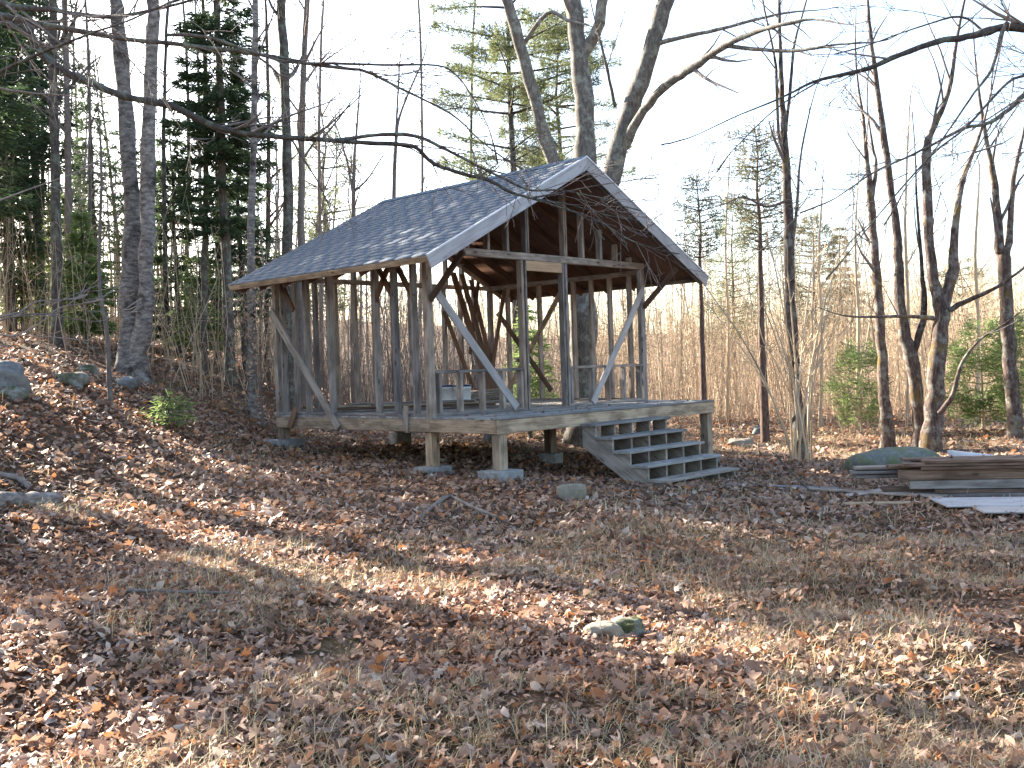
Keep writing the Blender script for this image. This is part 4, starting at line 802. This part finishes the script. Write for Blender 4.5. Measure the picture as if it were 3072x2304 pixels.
stemtree('overhanging_tree', 'bare tree outside the right edge with long limbs drooping into the sky', BK_DK, [
    dict(p=[(4300, 1350, 10.2, 120), (4290, 900, 10.2, 108), (4280, 400, 10.2, 98), (4300, -100, 10.2, 88)], ground=1, ext=5, t0=.7, dens=.4),
    dict(p=[(4282, 500, 10.2, 52), (3800, 300, 10.1, 42), (3300, 150, 10, 34), (3150, 95, 9.9, 30), (3072, 82, 9.8, 27), (2990, 86, 9.8, 24), (2900, 110, 9.8, 21), (2812, 125, 9.8, 18), (2700, 165, 9.8, 16), (2604, 206, 9.8, 14), (2510, 228, 9.8, 11), (2440, 246, 9.8, 8), (2330, 300, 9.8, 6), (2224, 342, 9.8, 4), (2100, 400, 9.8, 3)], ext=.4, t0=.3, dens=1.6, spec=RS_),
    dict(p=[(2470, 238, 9.8, 6), (2380, 290, 9.7, 5), (2300, 350, 9.6, 4), (2200, 450, 9.5, 3)], ext=.3, t0=.2, dens=1.6, spec=RS_),
    dict(p=[(4285, 560, 10.2, 40), (3700, 330, 9.8, 28), (3250, 290, 9.6, 20), (3100, 275, 9.4, 16), (3030, 325, 9.3, 14), (2970, 368, 9.3, 12), (2895, 384, 9.3, 9), (2811, 427, 9.3, 8), (2720, 472, 9.3, 7), (2626, 514, 9.3, 5), (2510, 592, 9.3, 3.5)], ext=.4, t0=.3, dens=2.2, spec=RS_),
    dict(p=[(3020, 70, 9.8, 14), (3005, 100, 9.7, 12), (2975, 208, 9.5, 9), (2923, 278, 9.4, 7), (2860, 370, 9.3, 6), (2790, 470, 9.2, 4.5), (2720, 560, 9.2, 3)], ext=.4, t0=.2, dens=2.0, spec=RS_),
    dict(p=[(4283, 420, 10.2, 32), (3700, 260, 9.7, 20), (3200, 220, 9.4, 12), (3072, 228, 9.2, 9), (3010, 260, 9.1, 8), (2900, 380, 9, 7), (2790, 470, 9, 6), (2640, 640, 9, 4), (2560, 740, 9, 3)], ext=.4, t0=.3, dens=2.0, spec=RS_),
    dict(p=[(2950, 95, 9.8, 9), (2880, 50, 9.9, 7), (2760, 80, 10, 5), (2620, 130, 10, 3.5)], ext=.4, t0=.2, dens=2.0, spec=RS_)], seed=72, spec=RS_, mt=BK_TW, sides=12)

# --- woods outside the frame on the sunny side (they shade the foreground)
og = np.random.default_rng(15)
OUT = []     # (across the light, along it towards the sun, kind, size)
for c_, a_, k_, z_ in ((2.8, 14.5, 's', .75), (2.4, 18, 'b', 1), (4.7, 15, 'b', 1), (6.0, 17.5, 's', .95), (7.7, 21.8, 's', 1.1), (8.8, 25, 's', 1.2), (6.9, 27, 'b', 1), (9.9, 28, 's', 1.3), (11.2, 31, 'b', 1.2),
                       (5.6, 25, 'b', 1.1), (1.0, 12, 'b', 1), (3.4, 23, 'b', 1), (-.6, 14, 'b', 1), (3.7, 12.5, 'b', .9)):
    OUT.append((.669*c_-.743*a_, .743*c_+.669*a_, k_, z_))
_hm = {}
def hardwood_out(x, y, sd, rot, sc):
    if sd not in _hm:
        g = np.random.default_rng(300+sd); tm = MB(); cm = MB(); k = 9; hh = 13
        P = np.stack([np.cumsum(g.normal(0, .12, k)), np.cumsum(g.normal(0, .12, k)), np.linspace(-.2, hh, k)], 1); rr = .17*(1-.9*np.linspace(0, 1, k)); P[0, :2] = 0
        tm.tube(P, rr, 9); sprout(cm, P, rr, 0, dict(HARD, n=(1.2, 1.2, 1.4), len=(3.0, 1.3, .6)), g, .3); _hm[sd] = (tm.mesh('trunk', BK_DK, smooth=True), cm.mesh('branches', BK_TW))
    e = bpy.data.objects.new('hardwood_tree', None); place(e, Matrix.Translation((x, y, float(ground(x, y)))) @ Matrix.Rotation(rot, 4, 'Z') @ Matrix.Scale(sc, 4))
    tag(e, 'bare hardwood in the woods beyond the left edge', 'tree', 'hardwoods beyond the left edge')
    for nm, me in zip(('trunk', 'branches'), _hm[sd]): place(bpy.data.objects.new(nm, me), WM[e.name].copy(), e)
for i, (l, d, k, osc) in enumerate(OUT):
    x, y = ld2w(l, d); x, y = float(x), float(y)
    if k == 's': conifer('spruce_tree', 'dark spruce in the woods beyond the left edge', (x, y, float(ground(x, y))), 'spruce', 13, 1.9, 2.4, 2+i % 2, 16000, .14, group='spruces beyond the left edge', rot=i*1.3, sc=osc)
    else: hardwood_out(x, y, i % 3, i*1.1, osc)

# ------------------------------------------------------------------ thicket and far woods
tg = np.random.default_rng(33)
def thicket(name, label, cat, n, sampler, hr, rr, mat, twigs=3, lean=.1, seed=3):
    g = np.random.default_rng(seed); mb = MB(); m = 0
    while m < n:
        l, d = sampler(g); x, y = ld2w(l, d); x, y = float(x), float(y)
        if -1.0 < x < DW+1.0 and -1 < y < DL+.8: continue
        m += 1; z = float(ground(x, y)); h = g.uniform(*hr)*(1+1.1*float(vnoise(l*.45, d*.3, 61))); r = g.uniform(*rr)*(.6+.4*h/hr[1]); v = g.normal(0, lean, 2); c = g.normal(0, lean*.5, 2)
        t = np.array([0, .35, .7, 1.0])
        P = np.stack([x+v[0]*h*t+c[0]*h*t*t, y+v[1]*h*t+c[1]*h*t*t, z-.05+h*t], 1); P[1:, :2] += g.normal(0, .018*h, (3, 2)); mb.tube(P, np.maximum(r*(1-.75*t), .0035), 3)
        for k in range(twigs):
            tt = g.uniform(.25, .95); q = np.array([np.interp(tt, t, P[:, i]) for i in range(3)]); a = g.uniform(0, 6.283); L = h*g.uniform(.12, .34)*(1.2-tt)
            e = q+np.array([math.cos(a)*L*.7, math.sin(a)*L*.7, L*g.uniform(-.05, 1.0)]); mid = (q+e)/2+g.normal(0, .05*L, 3)
            mb.tube([q, mid, e], [max(r*.4, .004), max(r*.3, .0035), .003], 3)
    return tag(obj(name, mb, mat), label, cat, kind='stuff')
thicket('thicket', 'dense tan thicket of bare saplings along the far side of the clearing', 'thicket', 2500, lambda g: (g.uniform(.5, 22), 22.3+abs(g.normal(0, 5))+g.uniform(0, 6)), (.7, 4.0), (.004, .011), BK_BR, 8, .15, 1)
thicket('thicket', 'dense grey brown thicket of bare saplings behind the cabin', 'thicket', 800, lambda g: (g.uniform(-7, 2), 20.5+abs(g.normal(0, 5))+g.uniform(0, 5)), (1.0, 3.6), (.006, .018), BK_TW, 5, .12, 2)
thicket('far_woods', 'distant wooded ridge above the thicket', 'woods', 1500, lambda g: (g.uniform(-60, 130), g.uniform(95, 235)), (4, 11), (.04, .1), BK_BR, 6, .05, 13)
thicket('saplings', 'taller twiggy saplings rising out of the tan thicket', 'saplings', 260, lambda g: (g.uniform(1, 24), g.uniform(23, 40)), (4.0, 8.0), (.01, .028), BK_BR, 22, .08, 11)
thicket('underbrush', 'low bare underbrush in the woods on the left bank', 'underbrush', 1300, lambda g: (g.uniform(-18, -5), g.uniform(17, 34)), (.4, 3.0), (.005, .014), BK_BR, 5, .16, 4)
thicket('far_woods', 'far bare woods beyond the thicket', 'woods', 1700, lambda g: (g.uniform(-45, 60), g.uniform(36, 95)), (2.5, 7.5), (.012, .045), BK_BR, 9, .08, 5)
thicket('far_woods', 'tall bare trunks deep in the left woods', 'woods', 150, lambda g: (g.uniform(-34, -7), g.uniform(36, 62)), (7, 11.5), (.05, .11), BK_TW, 14, .03, 6)
fg = np.random.default_rng(8); k = 0
for l, d, lb in ((-13.5, 36, 'dim spruce deep in the woods between the slim trunks at far left'), (-10.2, 38, 'dim spruce deep in the woods behind the double birch'), (-17, 40, 'dim spruce far back at the left edge')):
    x, y = ld2w(l, d); x, y = float(x), float(y); k += 1
    conifer('spruce_tree', lb, (x, y, float(ground(x, y))), 'spruce', 13, 1.9, 2.4, 2+k % 2, 16000, .14, group='spruces deep in the left woods', rot=k*1.7, sc=fg.uniform(.55, .8))

# ------------------------------------------------------------------ leaf litter and dry grass
def leaf_protos(near):
    pr = []
    if near:
        def fan(pts):
            V = np.vstack([[0, 0], np.array(pts)]); k = len(pts); pr.append((V, np.array([(0, i+1, (i+1) % k+1) for i in range(k)])))
        tip = [(0, 1.0), (.9, .95), (2.0, .72), (-2.0, .72), (-.9, .95)]
        mp = []
        for a, r in sorted(tip): mp.append((a, r))
        mp = sorted([(a % 6.283, r) for a, r in tip]+[(.45, .5), (1.45, .46), (2.75, .32), (3.53, .32), (4.83, .46), (5.83, .5)])
        fan([(math.cos(a)*r, math.sin(a)*r) for a, r in mp])
        fan([(-1.0, .0), (-.55, .22), (-.4, .12), (-.12, .42), (.02, .18), (.35, .5), (.42, .2), (.75, .3), (1.0, 0), (.72, -.3), (.45, -.18), (.3, -.48), (.0, -.2), (-.15, -.4), (-.42, -.12)])
        fan([(-1, 0), (-.5, .35), (.1, .45), (.6, .28), (1, 0), (.6, -.3), (.1, -.44), (-.5, -.33)])
    else:
        o = np.array([(-1, 0), (-.25, .55), (.5, .4), (1, 0), (.45, -.5), (-.3, -.4)])
        pr.append((o, np.array([(0, 4, 5), (0, 3, 4), (0, 1, 3), (1, 2, 3)])))
    return pr
def litter(name, label, n, sampler, near, size, mat, seed, tilt=.35):
    g = np.random.default_rng(seed); l, d = sampler(g, n); x, y = ld2w(l, d); z = ground(x, y)
    mb = MB(); pr = leaf_protos(near); which = g.integers(0, len(pr), len(l))
    for w_, (V2, T) in enumerate(pr):
        I = np.where(which == w_)[0]; m = len(I); sz = size*np.clip(np.exp(g.normal(0, .38, m)), .4, 1.6)*.5
        c1 = g.normal(0, .55, m); c2 = g.normal(0, .4, m)
        P = np.repeat(V2[None], m, 0)
        zz = c1[:, None]*(P[:, :, 0]**2-.3)*.8+c2[:, None]*(P[:, :, 1]**2-.2)*1.2+g.normal(0, .1, P.shape[:2])
        Q = np.concatenate([P, zz[:, :, None]], 2)*sz[:, None, None]
        yaw = g.uniform(0, 6.283, m); tx = g.normal(0, tilt, m); ty = g.normal(0, tilt, m)
        up = g.uniform(size=m) < .08; tx = np.where(up, tx+g.choice([-1, 1], m)*g.uniform(.6, 1.3, m), tx)
        cx, sx = np.cos(tx), np.sin(tx); yy = Q[:, :, 1]*cx[:, None]-Q[:, :, 2]*sx[:, None]; z2 = Q[:, :, 1]*sx[:, None]+Q[:, :, 2]*cx[:, None]
        cy, sy = np.cos(ty), np.sin(ty); xx = Q[:, :, 0]*cy[:, None]+z2*sy[:, None]; z3 = -Q[:, :, 0]*sy[:, None]+z2*cy[:, None]
        ca, sa = np.cos(yaw), np.sin(yaw)
        X = xx*ca[:, None]-yy*sa[:, None]; Y = xx*sa[:, None]+yy*ca[:, None]
        lift = sz*(.2+.55*np.abs(tx))*.9+g.uniform(0, .018, m)
        W = np.stack([X+x[I][:, None], Y+y[I][:, None], z3+(z[I]+lift)[:, None]], 2)
        nv = V2.shape[0]; mb.add(W.reshape(-1, 3), None, (np.arange(m)[:, None, None]*nv+T[None]).reshape(-1, 3))
    return tag(obj(name, mb, mat), label, 'leaves', kind='stuff')
def wedge(d0, d1, extra=1.15, holes=True):
    def f(g, n):
        u = g.uniform(0, 1, n); d = np.sqrt(d0*d0+u*(d1*d1-d0*d0)); l = g.uniform(-1, 1, n)*(d*.53*extra+.5)
        k = vnoise(l*1.6, d*1.6, 21)+.6*vnoise(l*4, d*4, 22); keep = k > ((-.36-.03*np.clip(d-7, 0, 6)) if holes else -9)
        return l[keep], d[keep]
    return f
litter('leaf_litter', 'dead oak and maple leaves covering the foreground', 37000, wedge(3.2, 8.4), True, .063, LITTER, 1, .45)
litter('leaf_litter', 'small broken leaf scraps between the foreground leaves', 38000, wedge(3.2, 9.5, holes=False), False, .032, LITTER, 7, .5)
litter('leaf_litter', 'dead brown leaves around the cabin and steps', 56000, wedge(8.0, 17), False, .065, LITTER, 2, .42)
def flank(g, n):
    d = g.uniform(-3, 20, n); sd = g.choice([-1, 1], n); l = sd*(np.maximum(d, 0)*.6+g.uniform(0, 1, n)**1.3*9+np.where(d < 3.2, -2.6, .4))
    return l, d
litter('leaf_litter', 'dead brown leaves to either side beyond the frame', 27000, flank, False, .09, LITTER, 9, .4)
litter('leaf_litter', 'dead brown leaves over the far clearing and bank', 28000, wedge(16.5, 32, 1.3), False, .095, LITTER, 3, .38)
def litter_on(name, label, pts, size, seed):
    g = np.random.default_rng(seed); mb = MB(); pr = leaf_protos(True)
    for p in pts:
        V2, T = pr[g.integers(0, 3)]; sz = size*.5*g.uniform(.7, 1.3); a = g.uniform(0, 6.283); c1, c2 = np.abs(g.normal(0, .5, 2))
        zz = (c1*V2[:, 0]**2+c2*V2[:, 1]**2+.03)*sz; X = (V2[:, 0]*math.cos(a)-V2[:, 1]*math.sin(a))*sz; Y = (V2[:, 0]*math.sin(a)+V2[:, 1]*math.cos(a))*sz
        mb.add(np.stack([p[0]+X, p[1]+Y, p[2]+zz], 1), None, T)
    return tag(obj(name, mb, LITTER), label, 'leaves', kind='stuff')
lg = np.random.default_rng(50); pts = [(lg.uniform(.1, 4.8), lg.uniform(.05, 1.2)**1.0, .004) for _ in range(70)]+[(lg.uniform(.2, 4.7), lg.uniform(1.4, 4.8), .004) for _ in range(160)]
for i in range(NT): pts += [(lg.uniform(SX0+.05, SX1-.05), -RN*(i+lg.uniform(.2, .8)), -.165-RS*i) for _ in range(5)]
litter_on('fallen_leaves', 'a few dead leaves scattered on the deck boards and steps', pts, .075, 51)
pts = []
for _ in range(36):
    l = lg.uniform(4.7, 7.5); d = 11.3-.174*(l-4.5)+lg.uniform(-.1, .3); pts.append(LD(l, d, g0+.03+.42+.012))
litter_on('fallen_leaves', 'dead leaves caught on top of the outdoor lumber stack', pts, .075, 52)
def grass(name, label, n, sampler, hr, wd, mat, seed, thr):
    g = np.random.default_rng(seed); l, d = sampler(g, n)
    k = vnoise(l*.55+4, d*.55, 41)+.5*vnoise(l*2.2, d*2.2, 42)+.085*np.clip(l, -3, 2.5)-.03*np.clip(d-6, -2, 4); I = k > thr; l, d = l[I], d[I]
    x, y = ld2w(l, d); z = ground(x, y); m = len(l); h = g.uniform(*hr, m); a = g.uniform(0, 6.283, m); le = np.abs(g.normal(2.2, 1.1, m))+.15
    dx_, dy_ = np.cos(a)*h*le, np.sin(a)*h*le; sx, sy = -np.sin(a)*wd/2, np.cos(a)*wd/2
    zt = h/np.sqrt(1+le*le)
    P0 = np.stack([x+sx, y+sy, z], 1); P1 = np.stack([x-sx, y-sy, z], 1)
    f = .5/np.sqrt(1+le*le)
    P2 = np.stack([x+dx_*f*.7-sx*.8, y+dy_*f*.7-sy*.8, z+zt*.65], 1); P3 = np.stack([x+dx_*f*.7+sx*.8, y+dy_*f*.7+sy*.8, z+zt*.65], 1); P4 = np.stack([x+dx_*f*2, y+dy_*f*2, z+zt*.9+.012], 1)
    mb = MB(); i = np.arange(m)[:, None]*5
    mb.add(np.stack([P0, P1, P2, P3, P4], 1).reshape(-1, 3), i+np.array([[0, 1, 2, 3]]), i+np.array([[3, 2, 4]]))
    return tag(obj(name, mb, mat), label, 'grass', kind='stuff')
grass('dry_grass', 'matted straw coloured grass among the foreground leaves', 90000, wedge(3.2, 9), (.05, .17), .0042, GRASS, 5, .03)
grass('dry_grass', 'thin dry grass around the cabin and in the clearing', 46000, wedge(9, 25), (.06, .2), .009, GRASS, 6, -.16)
def tufts(n0, per, d0, d1, hr, wd, seed, lmin=-9):
    def f(g, n):
        cd = np.sqrt(g.uniform(d0*d0, d1*d1, n0)); cl = g.uniform(-1, 1, n0)*cd*.55; k = cl > lmin; cl, cd = cl[k], cd[k]
        i = g.integers(0, len(cl), len(cl)*per); return cl[i]+g.normal(0, .035, len(i)), cd[i]+g.normal(0, .035, len(i))
    return f
grass('dry_grass', 'tufts of taller straw coloured grass standing in the foreground', 0, tufts(46, 70, 3.6, 7.5, 0, 0, 1, -1.0), (.07, .19), .0032, GRASS, 15, -9)
grass('dry_grass', 'scattered thin dry stalks standing among the leaves', 420, wedge(3.6, 15), (.14, .38), .0035, GRASS, 16, -9)
print('objects', len(bpy.data.objects), 'tris', sum(len(m.loops)-2*len(m.polygons) for m in bpy.data.meshes))
